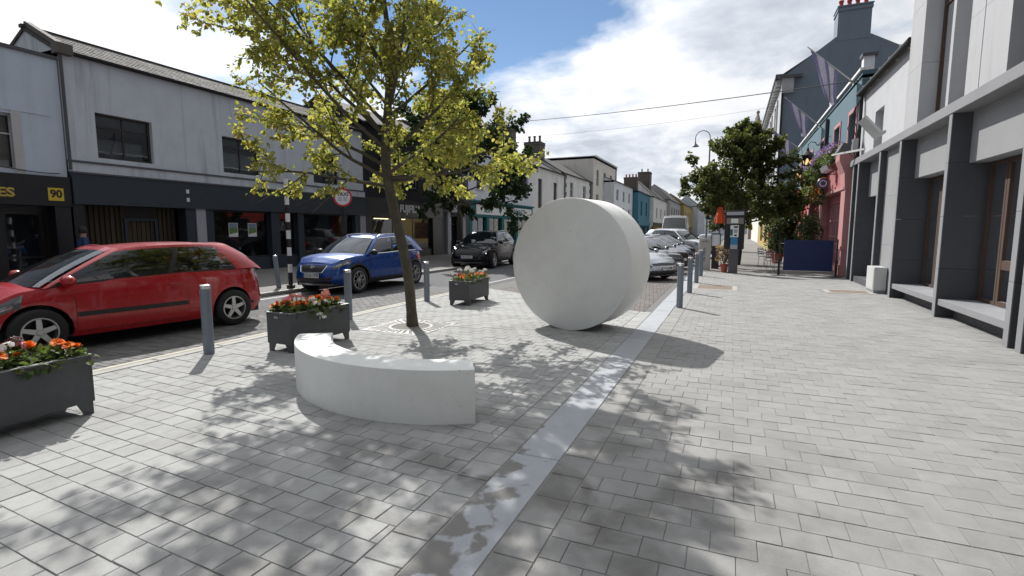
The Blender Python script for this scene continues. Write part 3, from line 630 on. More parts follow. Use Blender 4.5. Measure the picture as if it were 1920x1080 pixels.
def bench():
    c = (-3.0, 5.42); ro, ri, h = 1.87, 1.49, 0.485; a0, a1 = R(-147.5), R(-57.3); n = 56; b = .008
    sec = [(ro, -.01), (ro, h - b), (ro - b * .3, h - b * .3), (ro - b, h), (ri + b, h), (ri + b * .3, h - b * .3), (ri, h - b), (ri, -.01)]; mb = MB(); rows = []
    for i in range(n + 1):
        a = a0 + (a1 - a0) * i / n; rows.append([(math.cos(a) * r_, math.sin(a) * r_, z) for r_, z in sec])
    mb.grid(rows); mb.add(rows[0], [tuple(range(len(sec)))]); mb.add(rows[-1], [tuple(range(len(sec) - 1, -1, -1))])
    o = mb.build('stone_bench', 'stone_cast', None, smooth=True); o.location = (*c, 0); tag(o, 'low curved pale stone bench on the plaza in front of the lime tree', 'bench')
bench()
def bollard(x, y, label, h=0.97, tilt=(0, 0), group='steel bollards', r=0.068):
    t = thing('bollard', label, 'bollard', (x, y, -0.02 if x > -11 else 0.0), 0, group); t.rotation_euler = (tilt[0], tilt[1], rnd.uniform(0, 1))
    MB().lathe([(r, 0), (r, h - .055)], 20).build('post', 'galv', t, smooth=True, world=False)
    MB().lathe([(r + .002, h - .054), (r + .002, h - .008), (r - .008, h), (0, h)], 20).build('cap', 'steel_cap', t, smooth=True, world=False)
bollard(-6.52, 4.70, 'grey steel bollard at the kerb alongside the rear of the red car', tilt=(0.0, 0.0))
bollard(-6.60, 7.60, 'grey steel bollard at the kerb behind the planter next to the bench')
bollard(-6.62, 10.35, 'grey steel bollard at the kerb near the planter of white geraniums')
for k, y in enumerate((11.64, 14.53, 17.47, 20.11)):
    bollard(-0.98, y, ('first', 'second', 'third', 'fourth')[k] + ' steel bollard along the pale channel counted from the stone disc', h=0.99)
bollard(-12.03, 10.95, 'leaning grey bollard beside the striped crossing pole', tilt=(-0.03, -0.09))
# iron sunray grate round the lime tree
def grate():
    t = thing('tree_grate', 'square iron grate with sunray slots around the lime tree trunk', 'tree grate', (GX, GY, 0)); g = GS
    mb = MB(); w = .035
    for q in ((-g, g, -g, -g + w), (-g, g, g - w, g), (-g, -g + w, -g + w, g - w), (g - w, g, -g + w, g - w)): mb.box(GX + q[0], GX + q[1], GY + q[2], GY + q[3], -.03, .002)
    mb.build('frame', 'grate_iron', t)
    MB().lathe([(.335, -.03), (.335, .003), (.385, .003), (.385, -.03)], 40, (GX, GY, 0)).build('inner_ring', 'grate_iron', t)
    n = 32
    for k in range(n):
        a = 6.2832 * (k + .5) / n; c, s = math.cos(a), math.sin(a); L = min((g - .02) / max(abs(c), 1e-6), (g - .02) / max(abs(s), 1e-6)); m_ = MB()
        d = Vector((c, s, 0)); q = Vector((-s, c, 0)); p0 = Vector((GX, GY, -.028)) + d * .38; p1 = Vector((GX, GY, -.028)) + d * L; w0, w1 = .017, .017 + (L - .38) * 0.065
        m_.add([p0 - q * w0, p0 + q * w0, p1 + q * w1, p1 - q * w1] + [v + Vector((0, 0, .029)) for v in (p0 - q * w0, p0 + q * w0, p1 + q * w1, p1 - q * w1)], [(4, 5, 6, 7), (0, 1, 5, 4), (1, 2, 6, 5), (2, 3, 7, 6), (3, 0, 4, 7)])
        m_.build('spoke', 'grate_iron', t)
    mb = MB(); r = random.Random(1)
    for sx in (-1, 1):
        for sy in (-1, 1): mb.prism([(GX + sx * g * .99, GY + sy * g * .99), (GX + sx * g * .72, GY + sy * g * .99), (GX + sx * g * .99, GY + sy * g * .72)], 2, -.03, .0015)
    mb.build('corner_plate', 'grate_iron', t)
    MB().lathe([(0, -.002), (.337, -.004)], 30, (GX, GY, 0)).build('gravel_bed', 'old_path', t); MB().add([(GX - g + .03, GY - g + .03, -.007), (GX + g - .03, GY - g + .03, -.007), (GX + g - .03, GY + g - .03, -.007), (GX - g + .03, GY + g - .03, -.007)], [(0, 1, 2, 3)]).build('pit', 'sett', t)
grate()
# ------------------------------------------------------------------ vehicles (local x forward, y left, z up)
def lerp(a, b, t): return a + (b - a) * t
def interp(pts, x):
    if x <= pts[0][0]: return pts[0][1]
    for (x0, y0), (x1, y1) in zip(pts, pts[1:]):
        if x <= x1:
            t = (x - x0) / (x1 - x0); t = t * t * (3 - 2 * t) * 0.6 + t * 0.4; return y0 + (y1 - y0) * t
    return pts[-1][1]
class Car:
    def __init__(c, d):
        c.d = d; c.L = d['L']; c.W = d['W']; c.zb = d.get('zb', 0.20); c.top = sorted(d['top'])
        c.nf = d.get('nf', 2.6); c.nr = d.get('nr', 3.4)
        c.wp = d.get('wprof', [(0, .93), (.12, .975), (.42, 1.0), (.62, .992), (.82, .985), (.94, .962), (1, .94)])
        c.fp = d.get('fprof', [(0, .955), (.25, 1.0), (.5, .995), (.75, .975), (1, .925)])
        c.rp = d.get('rprof', [(0, .96), (.25, 1.0), (.6, .985), (1, .95)])
        raw = []; n = 720
        for k in range(n):
            a = 2 * math.pi * k / n; co, si = math.cos(a), math.sin(a); e = 2 / (c.nf if co > 0 else c.nr)
            raw.append((math.copysign(abs(co) ** e, co), math.copysign(abs(si) ** 0.36, si)))
        cum = [0]
        for k in range(n):
            p, q = raw[k], raw[(k + 1) % n]; cum.append(cum[-1] + math.hypot((p[0] - q[0]) * c.L / 2, (p[1] - q[1]) * c.W / 2))
        c.raw = raw; c.cum = cum
    def outline(c, tau):
        s = (tau % 1.0) * c.cum[-1]; lo, hi = 0, len(c.cum) - 1
        while hi - lo > 1:
            m = (lo + hi) // 2
            if c.cum[m] <= s: lo = m
            else: hi = m
        f = (s - c.cum[lo]) / max(1e-9, c.cum[hi] - c.cum[lo]); p, q = c.raw[lo % 720], c.raw[hi % 720]
        return lerp(p[0], q[0], f), lerp(p[1], q[1], f)
    def pt(c, tau, t, off=0.0):
        ux, uy = c.outline(tau); x = ux * c.L / 2; zt = interp(c.top, x); z = c.zb + (zt - c.zb) * t
        fx = interp(c.fp, t) if ux > 0 else interp(c.rp, t); w = abs(ux) ** 2
        x *= lerp(1.0, fx, w); y = uy * c.W / 2 * interp(c.wp, t)
        return Vector((x + math.copysign(off, ux) * w, y + math.copysign(off, uy) * (abs(uy) ** 3), z))
    def side(c, x, z, off=0.0, sgn=1):
        zt = interp(c.top, x); t = min(1, max(0, (z - c.zb) / (zt - c.zb))); k = min(1.0, abs(x) / (c.L / 2) / (interp(c.fp, t) if x > 0 else interp(c.rp, t)))
        e = c.nf if x > 0 else c.nr; si = math.sqrt(max(0.0, 1 - min(1, k) ** e)); y = (si ** 0.36) * c.W / 2 * interp(c.wp, t)
        return Vector((x, sgn * (y + off), z))
    def front(c, y, z, off=0.0, sg=1):
        zt = interp(c.top, sg * c.L / 2 * .96); t = min(1.0, max(0, (z - c.zb) / (zt - c.zb))); uy = min(.999, abs(y) / (c.W / 2 * interp(c.wp, t))); si = uy ** (1 / 0.36); co = math.sqrt(max(0, 1 - si * si))
        ux = co ** (2 / (c.nf if sg > 0 else c.nr)); f = interp(c.fp if sg > 0 else c.rp, t); x = ux * c.L / 2; x *= lerp(1, f, ux ** 2)
        return Vector((sg * (x + off), y, z))
def poly_patch(fn, poly, nx, nz, off):
    """conforming patch: bilinear quad of 4 corners (a along, b up)"""
    rows = []
    for j in range(nz + 1):
        r = []
        for i in range(nx + 1):
            u, v = i / nx, j / nz; a = [lerp(lerp(poly[0][k], poly[1][k], u), lerp(poly[3][k], poly[2][k], u), v) for k in (0, 1)]; r.append(fn(a[0], a[1], off))
        rows.append(r)
    return rows
def wheel(parent, x, y, z, rt, rr, w, style, side):
    """wheel centred at (x,y,z); outer face towards side*y"""
    wo = MB(); s = side
    prof = [(rr * .97, -w / 2), (rt * .90, -w / 2), (rt * .97, -w * .42), (rt, -w * .28), (rt, w * .28), (rt * .97, w * .42), (rt * .90, w / 2), (rr * 1.02, w / 2), (rr * .98, w * .40)]
    wo.lathe([(r_, q * s) for r_, q in prof], 36, axis=1, cap=False); o = wo.build('wheel', 'rubber', parent, smooth=True, world=False); o.location = (x, y, z)
    rm = MB(); fy = s * w * .36
    rm.lathe([(rr * .99, s * w * .43), (rr * .90, s * w * .44), (rr * .86, s * w * .30), (rr * .86, -s * w * .2)], 36, axis=1, cap=False)
    rm.lathe([(0, fy + s * .012), (rr * .17, fy + s * .010), (rr * .20, fy), (rr * .20, fy - s * .05)], 16, axis=1, cap=False)
    n = 5 if style != 'y' else 5
    for k in range(n):
        a = 2 * math.pi * k / n + .3; d = Vector((math.cos(a), 0, math.sin(a))); q = Vector((-math.sin(a), 0, math.cos(a))); yy = Vector((0, fy, 0)); dp = Vector((0, -s * .03, 0))
        if style == 'wide':
            w0, w1 = rr * .17, rr * .13; A = [d * rr * .16 - q * w0, d * rr * .16 + q * w0, d * rr * .90 + q * w1, d * rr * .90 - q * w1]
            rm.add([p + yy for p in A] + [p + yy + dp for p in A], [(0, 1, 2, 3), (0, 1, 5, 4), (1, 2, 6, 5), (2, 3, 7, 6), (3, 0, 4, 7)])
        elif style == 'petal':
            pts = [(.22, 0), (.45, .22), (.68, .27), (.86, .12), (.86, -.12), (.68, -.27), (.45, -.22), (.22, 0)]
            rm.tube([d * rr * a_ + q * rr * b_ + yy for a_, b_ in pts], .011, 5)
        else:
            for sg in (-1, 1):
                w0 = rr * .06; A0 = d * rr * .16 + q * sg * rr * .05; d2 = (d + q * sg * .22).normalized(); A1 = d2 * rr * .92
                rm.add([p + yy for p in (A0 - q * w0, A0 + q * w0, A1 + q * w0, A1 - q * w0)] + [p + yy + dp for p in (A0 - q * w0, A0 + q * w0, A1 + q * w0, A1 - q * w0)], [(0, 1, 2, 3), (0, 1, 5, 4), (1, 2, 6, 5), (2, 3, 7, 6), (3, 0, 4, 7)])
    rim = rm.build('rim', 'alloy', o, smooth=True, world=False)
    dk = MB(); dk.lathe([(0, -s * w * .05), (rr * .9, -s * w * .05)], 24, axis=1); dk.build('brake_disc', 'trim_black', o, world=False)
def make_car(label, loc, heading, d, group=None, name='car'):
    t = thing(name, label, d.get('cat', 'car'), loc, heading, group); c = Car(d); paint = d['paint']; zb = c.zb; cut = d['wr'] * 1.0 + .055
    axles = [d['fa'], d['ra']]; wz = d['wr']
    # --- lower body shell with wheel arches snapped to circles
    NT, NH = 180, 16; ring = []
    for j in range(NH + 1): ring.append([c.pt(i / NT, j / NH) for i in range(NT)])
    inside = [[False] * NT for _ in range(NH + 1)]
    for j in range(NH + 1):
        for i in range(NT):
            p = ring[j][i]
            if abs(p.y) < c.W * .36: continue
            for ax in axles:
                dx, dz = p.x - ax, p.z - wz; q = math.hypot(dx, dz)
                if q < cut:
                    inside[j][i] = True
                    if q > 1e-4:
                        nx, nz = ax + dx / q * cut, wz + dz / q * cut
                        if nz < zb: nz = zb; nx = ax + math.copysign(math.sqrt(max(0, cut * cut - (zb - wz) ** 2)), dx)
                        ring[j][i] = c.side(nx, nz, 0, 1 if p.y > 0 else -1)
    body = MB(); vs = [p for r in ring for p in r]; fs = []
    for j in range(NH):
        for i in range(NT):
            i2 = (i + 1) % NT
            if inside[j][i] and inside[j][i2] and inside[j + 1][i] and inside[j + 1][i2]: continue
            fs.append((j * NT + i, j * NT + i2, (j + 1) * NT + i2, (j + 1) * NT + i))
    body.add(vs, fs)
    g = d['gh']; K = 10; cap = []
    for i in range(NT // 2 + 1):
        a, b = ring[NH][i], ring[NH][-i % NT]; row = []
        for k in range(K + 1):
            f = k / K; p = a.lerp(b, f); bul = 1 - (2 * f - 1) ** 2; p.z += d.get('crown', .045) * bul * min(1.0, abs(a.y) / (c.W * .3)); row.append(p)
        cap.append(row)
    fs = []; n = K + 1
    for i in range(NT // 2):
        for k in range(K):
            cx = sum(p.x for p in (cap[i][k], cap[i + 1][k])) / 2; f = (k + .5) / K
            if g['r0'] + .12 < cx < g['f0'] - .12 and .12 < f < .88: continue
            fs.append((i * n + k, i * n + k + 1, (i + 1) * n + k + 1, (i + 1) * n + k))
    body.add([p for r in cap for p in r], fs); body.build('body', paint, t, smooth=True, world=False)
    under = MB(); under.box(-c.L * .46, c.L * .46, -c.W * .36, c.W * .36, zb - .02, zb + .16)
    for ax in axles:
        for s in (-1, 1):
            seg = 14; rows = []
            for k in range(seg + 1):
                a = math.pi * (-.08 + 1.16 * k / seg); x, z = ax + math.cos(a) * (cut - .006), max(zb, wz + math.sin(a) * (cut - .006)); yo = c.side(x, z, -.012, s).y; rows.append([(x, yo, z), (x, s * c.W * .30, z)])
            under.grid(rows); under.add([(ax, s * c.W * .30, wz)] + [r[1] for r in rows], [(0, k + 1, k + 2) for k in range(seg)])
    under.build('underbody', 'trim_black', t, world=False)
    # --- greenhouse: windscreen, side windows, rear window, pillars and roof
    zr = d['H']; hw0 = c.W / 2 * g.get('w0', .90); hw1 = c.W / 2 * g.get('w1', .70); NV = 10
    def gp(s, u, v):                      # s: segment id, u along, v up
        side = 1 if s in ('A', 'S', 'C') else -1
        fb, rb, ft, rt = g['f0'], g['r0'], g['f1'], g['r1']; pf, pr = .085, g.get('cp', .28)
        if s == 'F': y = lerp(-1, 1, u); b = Vector((fb + g.get('fbul', .10) * (1 - y * y), y * (hw0 - .035), 0)); q = Vector((ft + .05 * (1 - y * y), y * (hw1 - .05), 0))
        elif s == 'R': y = lerp(1, -1, u); b = Vector((rb - .07 * (1 - y * y), y * (hw0 - .10), 0)); q = Vector((rt - .05 * (1 - y * y), y * (hw1 - .08), 0))
        else:
            b0, b1 = fb - pf, rb + pr; t0, t1 = ft - pf * .9, rt + pr * g.get('ct', .8)
            if s in 'Aa': b = Vector((lerp(fb, b0, u), lerp(hw0 - .035, hw0, math.sin(u * 1.57)), 0)); q = Vector((lerp(ft, t0, u), lerp(hw1 - .05, hw1, math.sin(u * 1.57)), 0))
            elif s in 'Ss': b = Vector((lerp(b0, b1, u), hw0 + .012 * (1 - (2 * u - 1) ** 2), 0)); q = Vector((lerp(t0, t1, u), hw1 + .02 * (1 - (2 * u - 1) ** 2), 0))
            else: b = Vector((lerp(b1, rb, u), lerp(hw0, hw0 - .10, 1 - math.cos(u * 1.57)), 0)); q = Vector((lerp(t1, rt, u), lerp(hw1, hw1 - .08, 1 - math.cos(u * 1.57)), 0))
            b.y *= side; q.y *= side
        b.z = interp(c.top, max(rb, min(fb, b.x))) - .015 + (.03 if s == 'F' else 0.0); mid = (ft + rt) / 2; q.z = zr - .035 - g.get('drop', .05) * ((q.x - mid) / max(.3, (ft - rt) / 2)) ** 2 - .05 * (abs(q.y) / hw1) ** 4
        p = b.lerp(q, v); bu = 4 * v * (1 - v); p.y += (side * .022 * bu if s not in 'FR' else 0); p.x += (.02 * bu if s == 'F' else -.035 * bu if s == 'R' else 0); p.z += .018 * bu
        return p
    def gpatch(mb, s, u0, u1, v0, v1, nu, off=0.0):
        rows = [[gp(s, lerp(u0, u1, i / nu), lerp(v0, v1, j / NV)) for i in range(nu + 1)] for j in range(NV + 1)]
        if off:
            ctr = Vector((0, 0, zr * .55)); rows = [[p + Vector((p.x * .1, p.y, p.z - ctr.z)).normalized() * off for p in r] for r in rows]
        mb.grid(rows)
    sh = MB(); VT = .90
    for s in ('A', 'a', 'C', 'c'): gpatch(sh, s, 0, 1, 0, VT, 4)
    for s, n_ in (('F', 14), ('A', 4), ('S', 14), ('C', 4), ('R', 14), ('a', 4), ('s', 14), ('c', 4)): gpatch(sh, s, 0, 1, VT, 1, n_)
    if d.get('panel'):
        for s in 'Ss': gpatch(sh, s, d['panel'], 1, 0, VT, 10)
        gpatch(sh, 'R', 0, 1, 0, VT, 10)
    order = [('F', 14), ('A', 4), ('S', 14), ('C', 4)]; edgeL = [gp('F', .5 + .5 * i / 7, 1) for i in range(8)]
    for s, n_ in (('A', 4), ('S', 14), ('C', 4)): edgeL += [gp(s, (i + 1) / n_, 1) for i in range(n_)]
    edgeL += [gp('R', .5 * (i + 1) / 7, 1) for i in range(7)]
    rows = []
    for p in edgeL:
        row = []
        for k in range(9):
            f = 1 - 2 * k / 8; q = Vector((p.x, p.y * f, p.z + .035 * (1 - f * f) * min(1, abs(p.y) / (hw1 * .8)))); row.append(q)
        rows.append(row)
    sh.grid(rows); sh.build('roof', paint, t, smooth=True, world=False)
    gm = d.get('glass', 'car_glass'); b0, b1 = g.get('bp', (.46, .52))
    m_ = MB(); gpatch(m_, 'F', 0, 1, 0, VT, 14); m_.build('windscreen', gm, t, smooth=True, world=False)
    if not d.get('panel'):
        m_ = MB(); gpatch(m_, 'R', 0, 1, .06, VT, 14); m_.build('rear_window', gm, t, smooth=True, world=False)
    end = d.get('panel') or 1.0
    for s in 'Ss':
        for u0, u1 in ((0, b0), (b1, end)):
            if u1 - u0 < .03: continue
            m_ = MB(); gpatch(m_, s, u0, u1, 0, VT, 8); m_.build('side_window', d.get('sglass', gm), t, smooth=True, world=False)
        m_ = MB(); gpatch(m_, s, b0, min(b1, end), 0, VT, 2, .002); gpatch(m_, s, 0, end, 0, .05, 14, .003); m_.build('window_trim', 'trim_black', t, world=False)
        if d.get('brightline'):
            m_ = MB(); m_.tube([gp(s, i / 14, .02) + Vector((0, .012 if s == 'S' else -.012, 0)) for i in range(15)], .009, 5); m_.tube([gp(s, i / 14, .90) + Vector((0, .012 if s == 'S' else -.012, 0)) for i in range(15)], .009, 5); m_.build('window_bright_line', 'chrome', t, smooth=True, world=False)
        if d.get('rails'):
            m_ = MB(); sg = 1 if s == 'S' else -1; path = [gp(s, .02 + .96 * i / 12, 1) + Vector((0, -sg * .05, .045 if 0 < i < 12 else .0)) for i in range(13)]; m_.tube(path, .014, 6); m_.build('roof_rail', d['rails'], t, smooth=True, world=False)
    # cabin
    cb = MB(); fl = zb + .15; cb.box(g['r0'] + .2, g['f0'] - .1, -hw0 * .93, hw0 * .93, fl, fl + .03); dz = interp(c.top, g['f0'] - .1)
    cb.box(g['f0'] - .55, g['f0'] - .02, -hw0 * .86, hw0 * .86, dz - .25, dz - .02)
    for sx in ((g['f0'] - 1.45), (g['f0'] - 2.25)):
        if sx - .2 < g['r0'] + .1: continue
        for sy in (-1, 1):
            cb.obox((sx, sy * hw0 * .45, fl + .42), (.09, 0, .02), (0, .22, 0), (-.10, 0, .34)); cb.obox((sx - .13, sy * hw0 * .45, fl + .86), (.045, 0, 0), (0, .13, 0), (-.02, 0, .09)); cb.box(sx, sx + .48, sy * hw0 * .45 - .23, sy * hw0 * .45 + .23, fl + .03, fl + .20)
    cb.build('cabin_interior', 'cabin', t, world=False)
    st = MB(); sw = Vector((g['f0'] - .72, -hw0 * .45, dz + .02)); ax_, az_ = Vector((0, 1, 0)), Vector((.35, 0, .93)); st.tube([sw + ax_ * math.cos(a) * .18 + az_ * math.sin(a) * .18 for a in [6.2832 * k / 20 for k in range(21)]], .013, 6); st.build('steering_wheel', 'cabin', t, smooth=True, world=False)
    # wheels
    for ax in axles:
        for s in (-1, 1): wheel(t, ax, s * (c.W / 2 - .115), wz, d['wr'], d['wr'] * d.get('rimf', .66), .205, d.get('rim', 'y'), s)
    # arch cladding
    if d.get('clad'):
        for ax in axles:
            for s in (-1, 1):
                m_ = MB(); rows = []
                for k in range(25):
                    a = math.pi * (-.12 + 1.24 * k / 24); row = []
                    for rr in (cut - .004, cut + .025, cut + .055):
                        x, z = ax + math.cos(a) * rr, max(zb + .01, wz + math.sin(a) * rr); row.append(c.side(x, z, .012 if rr < cut + .05 else .004, s))
                    rows.append(row)
                m_.grid(rows); m_.build('arch_cladding', 'trim_black', t, smooth=True, world=False)
        for s in (-1, 1):
            m_ = MB(); m_.grid(poly_patch(lambda a, b, o: c.side(a, b, o, s), [(axles[1] + cut, zb + .005), (axles[0] - cut, zb + .005), (axles[0] - cut, zb + .13), (axles[1] + cut, zb + .13)], 14, 3, .01)); m_.build('sill_cladding', 'trim_black', t, smooth=True, world=False)
    # doors: seam + panel proud of it
    for s in (-1, 1):
        for (x0, x1) in d['doors']:
            zt0, zt1 = interp(c.top, x0) - .03, interp(c.top, x1) - .03; zl = zb + (.15 if d.get('clad') else .07)
            fn = lambda a, b, o: c.side(a, b, o, s)
            m_ = MB(); m_.grid(poly_patch(fn, [(x0 - .006, zl - .006), (x1 + .006, zl - .006), (x1 + .006, zt1), (x0 - .006, zt0)], 16, 10, .0012)); seam = m_.build('door_seam', 'trim_black', t, smooth=True, world=False)
            m_ = MB(); m_.grid(poly_patch(fn, [(x0 + .002, zl + .002), (x1 - .002, zl + .002), (x1 - .002, zt1 - .001), (x0 + .002, zt0 - .001)], 16, 10, .003)); dr = m_.build('door', paint, t, smooth=True, world=False)
            hx = x0 + .10; hz = (zt0 + zl) / 2 + .21; p = c.side(hx + .08, hz, .022, s); m_ = MB(); m_.obox(p, (.095, 0, 0), (0, .012, 0), (0, 0, .013)); m_.build('handle', paint, dr, world=False, bevel=.005)
            if d.get('mould'):
                z0, z1 = d['mould']; m_ = MB(); m_.grid(poly_patch(fn, [(x0 + .01, z0), (x1 - .01, z0), (x1 - .01, z1), (x0 + .01, z1)], 16, 2, .012)); m_.build('side_moulding', 'trim_black', dr, smooth=True, world=False)
        # mirror
        mp = gp('S' if s > 0 else 's', .05, .08); m_ = MB(); q = mp + Vector((.02, s * .13, .02)); mm = [(0.0, -.075), (.045, -.06), (.075, -.01), (.07, .05), (.04, .08), (0, .085)]
        bm_v = []
        for k, (rr, xx) in enumerate(mm):
            for a in range(12): bm_v.append((q.x + xx, q.y + 1.35 * rr * math.cos(a * .5236), q.z + rr * math.sin(a * .5236)))
        fs = [(k * 12 + a, k * 12 + (a + 1) % 12, (k + 1) * 12 + (a + 1) % 12, (k + 1) * 12 + a) for k in range(len(mm) - 1) for a in range(12)]; m_.add(bm_v, fs); m_.bar(mp, q, .03, .03); m_.build('mirror', d.get('mirror', paint), t, smooth=True, world=False)
    # front: headlights, grille, bumper, plate
    F = lambda a, b, o: c.front(a, b, o, 1); B = lambda a, b, o: c.front(a, b, o, -1); hz0, hz1 = d['hl']
    for s in (-1, 1):
        m_ = MB(); m_.grid([[c.pt((s * lerp(d['hla'][0], d['hla'][1], i / 12)) % 1.0, lerp(lerp(hz0, hz0 + .06, i / 12), lerp(hz1, min(.99, hz1 + .10), i / 12), j / 5), .006) for i in range(13)] for j in range(6)]); hl_ = m_.build('headlight', 'lamp_clear', t, smooth=True, world=False)
        for q0, q1 in ((.15, .45), (.58, .85)):
            m_ = MB(); m_.grid([[c.pt((s * lerp(d['hla'][0], d['hla'][1], lerp(q0, q1, i / 5))) % 1.0, lerp(hz0 + .04, hz1 + .02, lerp(.3, .72, j / 3)), .0085) for i in range(6)] for j in range(4)]); m_.build('reflector', 'reflector', hl_, smooth=True, world=False)
        m_ = MB(); m_.grid([[c.pt((.5 + s * lerp(d['tla'][0], d['tla'][1], i / 10)) % 1.0, lerp(d['tl'][0], d['tl'][1], j / 5), .006) for i in range(11)] for j in range(6)]); m_.build('tail_light', 'lamp_red', t, smooth=True, world=False)
        if d.get('drl'):
            m_ = MB(); m_.grid(poly_patch(F, [(s * c.W * .385, d['drl'][0]), (s * c.W * .405, d['drl'][0]), (s * c.W * .43, d['drl'][1]), (s * c.W * .41, d['drl'][1])], 2, 8, .012)); m_.build('running_light', 'drl', t, world=False)
    def fp(nm, mat, y0, y1, z0, z1, off, taper=0.0, fn=F, nx=16): 
        m_ = MB(); m_.grid(poly_patch(fn, [(y0 + taper, z0), (y1 - taper, z0), (y1, z1), (y0, z1)], nx, 4, off)); return m_.build(nm, mat, t, smooth=True, world=False)
    for (hwid, z0, z1, tp) in d['grille']: fp('grille', 'trim_black', -hwid, hwid, z0, z1, .006, tp)
    if d.get('grille_chrome'):
        hwid, z0, z1, tp = d['grille_chrome']; m_ = MB(); m_.tube([F(-hwid, z1, .012), F(-hwid + tp * .7, z0 + .015, .014)] + [F(lerp(-hwid + tp, hwid - tp, k / 8), z0, .015) for k in range(9)] + [F(hwid - tp * .7, z0 + .015, .014), F(hwid, z1, .012)], .011, 6); m_.build('grille_bright_line', 'chrome', t, smooth=True, world=False)
    if d.get('skid'): fp('bumper_skid', 'alloy', -c.W * .34, c.W * .34, d['skid'][0], d['skid'][1], .012, .05)
    if d.get('badge'):
        p = F(0, d['badge'], .016); m_ = MB(); m_.add([p + Vector((0, 0, .07)), p + Vector((.006, .04, 0)), p + Vector((0, 0, -.07)), p + Vector((.006, -.04, 0))], [(0, 1, 2, 3)]); m_.tube([p + Vector((.01, y, z)) for y, z in ((0, .07), (.04, 0), (0, -.07), (-.04, 0), (0, .07))], .008, 5); m_.build('badge', 'chrome', t, smooth=True, world=False)
    def plate(z, fn, sg, txt):
        p = fn(0, z, .028); x = p.x; m_ = MB(); m_.box(min(x, x - sg * .012), max(x, x - sg * .012), -.26, .26, z - .056, z + .056); pl = m_.build('number_plate', 'plate_white', t, world=False)
        MB().box(min(x + sg * .001, x + sg * .0025), max(x + sg * .001, x + sg * .0025), -sg * .259 if sg < 0 else -.259, (-sg * .259 if sg < 0 else -.259) + (.045 if sg > 0 else -.045), z - .055, z + .055) if False else None
        m_ = MB(); y0 = -.258 * sg; m_.quad((x + sg * .0015, y0, z - .054), (x + sg * .0015, y0 + sg * .045, z - .054), (x + sg * .0015, y0 + sg * .045, z + .054), (x + sg * .0015, y0, z + .054)); m_.build('plate_band', 'plate_blue', pl, world=False)
        if txt: place_text(txt, .105, 'trim_black', pl, (x + sg * .002, .02 * sg, z), (0, sg, 0), depth=.001, world=False, sx=.9, bold=.002)
    plate(d['plate'], F, 1, d.get('reg')); plate(d.get('rplate', .75), B, -1, d.get('reg'))
    return t
emit('drl', (0.95, 0.97, 1.0), 1.2)
def paint(nm, c, metal=0.35, rough=0.28): pm(nm, c, rough, metal, var=0.03, scale=3, coat=0.7, spec=0.4)
paint('paint_red', (0.40, 0.008, 0.014), 0.10); paint('paint_blue', (0.004, 0.055, 0.27), 0.35); pm('paint_black', (0.004, 0.004, 0.007), 0.22, 0.0, var=0.03, coat=0.25, spec=0.35)
paint('paint_silver', (0.42, 0.44, 0.47), 0.75); paint('paint_grey', (0.11, 0.12, 0.125), 0.6); paint('paint_mauve', (0.13, 0.10, 0.115), 0.5); paint('paint_navy', (0.02, 0.035, 0.10), 0.45); paint('paint_white', (0.72, 0.73, 0.74), 0.0); paint('paint_pearl', (0.60, 0.62, 0.64), 0.3)
HATCH = dict(L=4.03, W=1.72, H=1.47, zb=.19, wr=.30, fa=1.25, ra=-1.29, top=[(-2.02, .90), (-1.75, .97), (-1.0, .965), (.2, .925), (1.0, .895), (1.4, .83), (1.75, .71), (2.02, .56)],
             gh=dict(f0=1.20, r0=-1.90, f1=.28, r1=-1.42, w0=.925, w1=.665, cp=.52, ct=.62, bp=(.56, .60), fbul=.14, drop=.06), doors=[(-.55, .86)], hl=(.62, .84), hla=(.062, .112), tl=(.52, .98), tla=(.062, .105),
             grille=[(.55, .25, .42, .08)], plate=.47, rplate=.62, mould=(.455, .515), rim='wide', nf=2.2, nr=3.0, crown=.07)
SUV = dict(L=4.23, W=1.80, H=1.60, zb=.24, wr=.345, fa=1.30, ra=-1.34, top=[(-2.1, .98), (-1.8, 1.05), (-.8, 1.06), (.3, 1.03), (.85, 1.01), (1.3, .98), (1.75, .93), (2.1, .80)],
           gh=dict(f0=.98, r0=-2.0, f1=.22, r1=-1.55, w0=.925, w1=.68, cp=.62, ct=.70, bp=(.44, .49), fbul=.14, drop=.06), doors=[(-.22, .83), (-1.12, -.23)], hl=(.70, .86), hla=(.056, .105), tl=(.62, .86), tla=(.05, .12),
           grille=[(.42, .58, .76, .10), (.62, .27, .45, .08)], grille_chrome=(.44, .575, .75, .12), plate=.50, rplate=.62, rim='petal', clad=True, nf=2.6, skid=(.245, .29), badge=.71, rimf=.72)
SALOON = dict(L=4.65, W=1.81, H=1.46, zb=.18, wr=.32, fa=1.40, ra=-1.32, top=[(-2.3, .86), (-1.9, .97), (-1.0, .97), (.2, .94), (.85, .93), (1.4, .87), (1.95, .74), (2.3, .60)],
              gh=dict(f0=1.02, r0=-2.0, f1=.12, r1=-1.15, w0=.925, w1=.66, cp=.35, ct=.7, bp=(.44, .48), fbul=.15, drop=.05), doors=[(-.15, .92), (-1.05, -.16)], hl=(.66, .82), hla=(.05, .105), tl=(.55, .9), tla=(.05, .12),
              grille=[(.52, .55, .60, .03), (.66, .22, .36, .05)], plate=.44, rplate=.7, rim='y', nf=2.5)
def var(b, **k): q = dict(b); q.update(k); return q
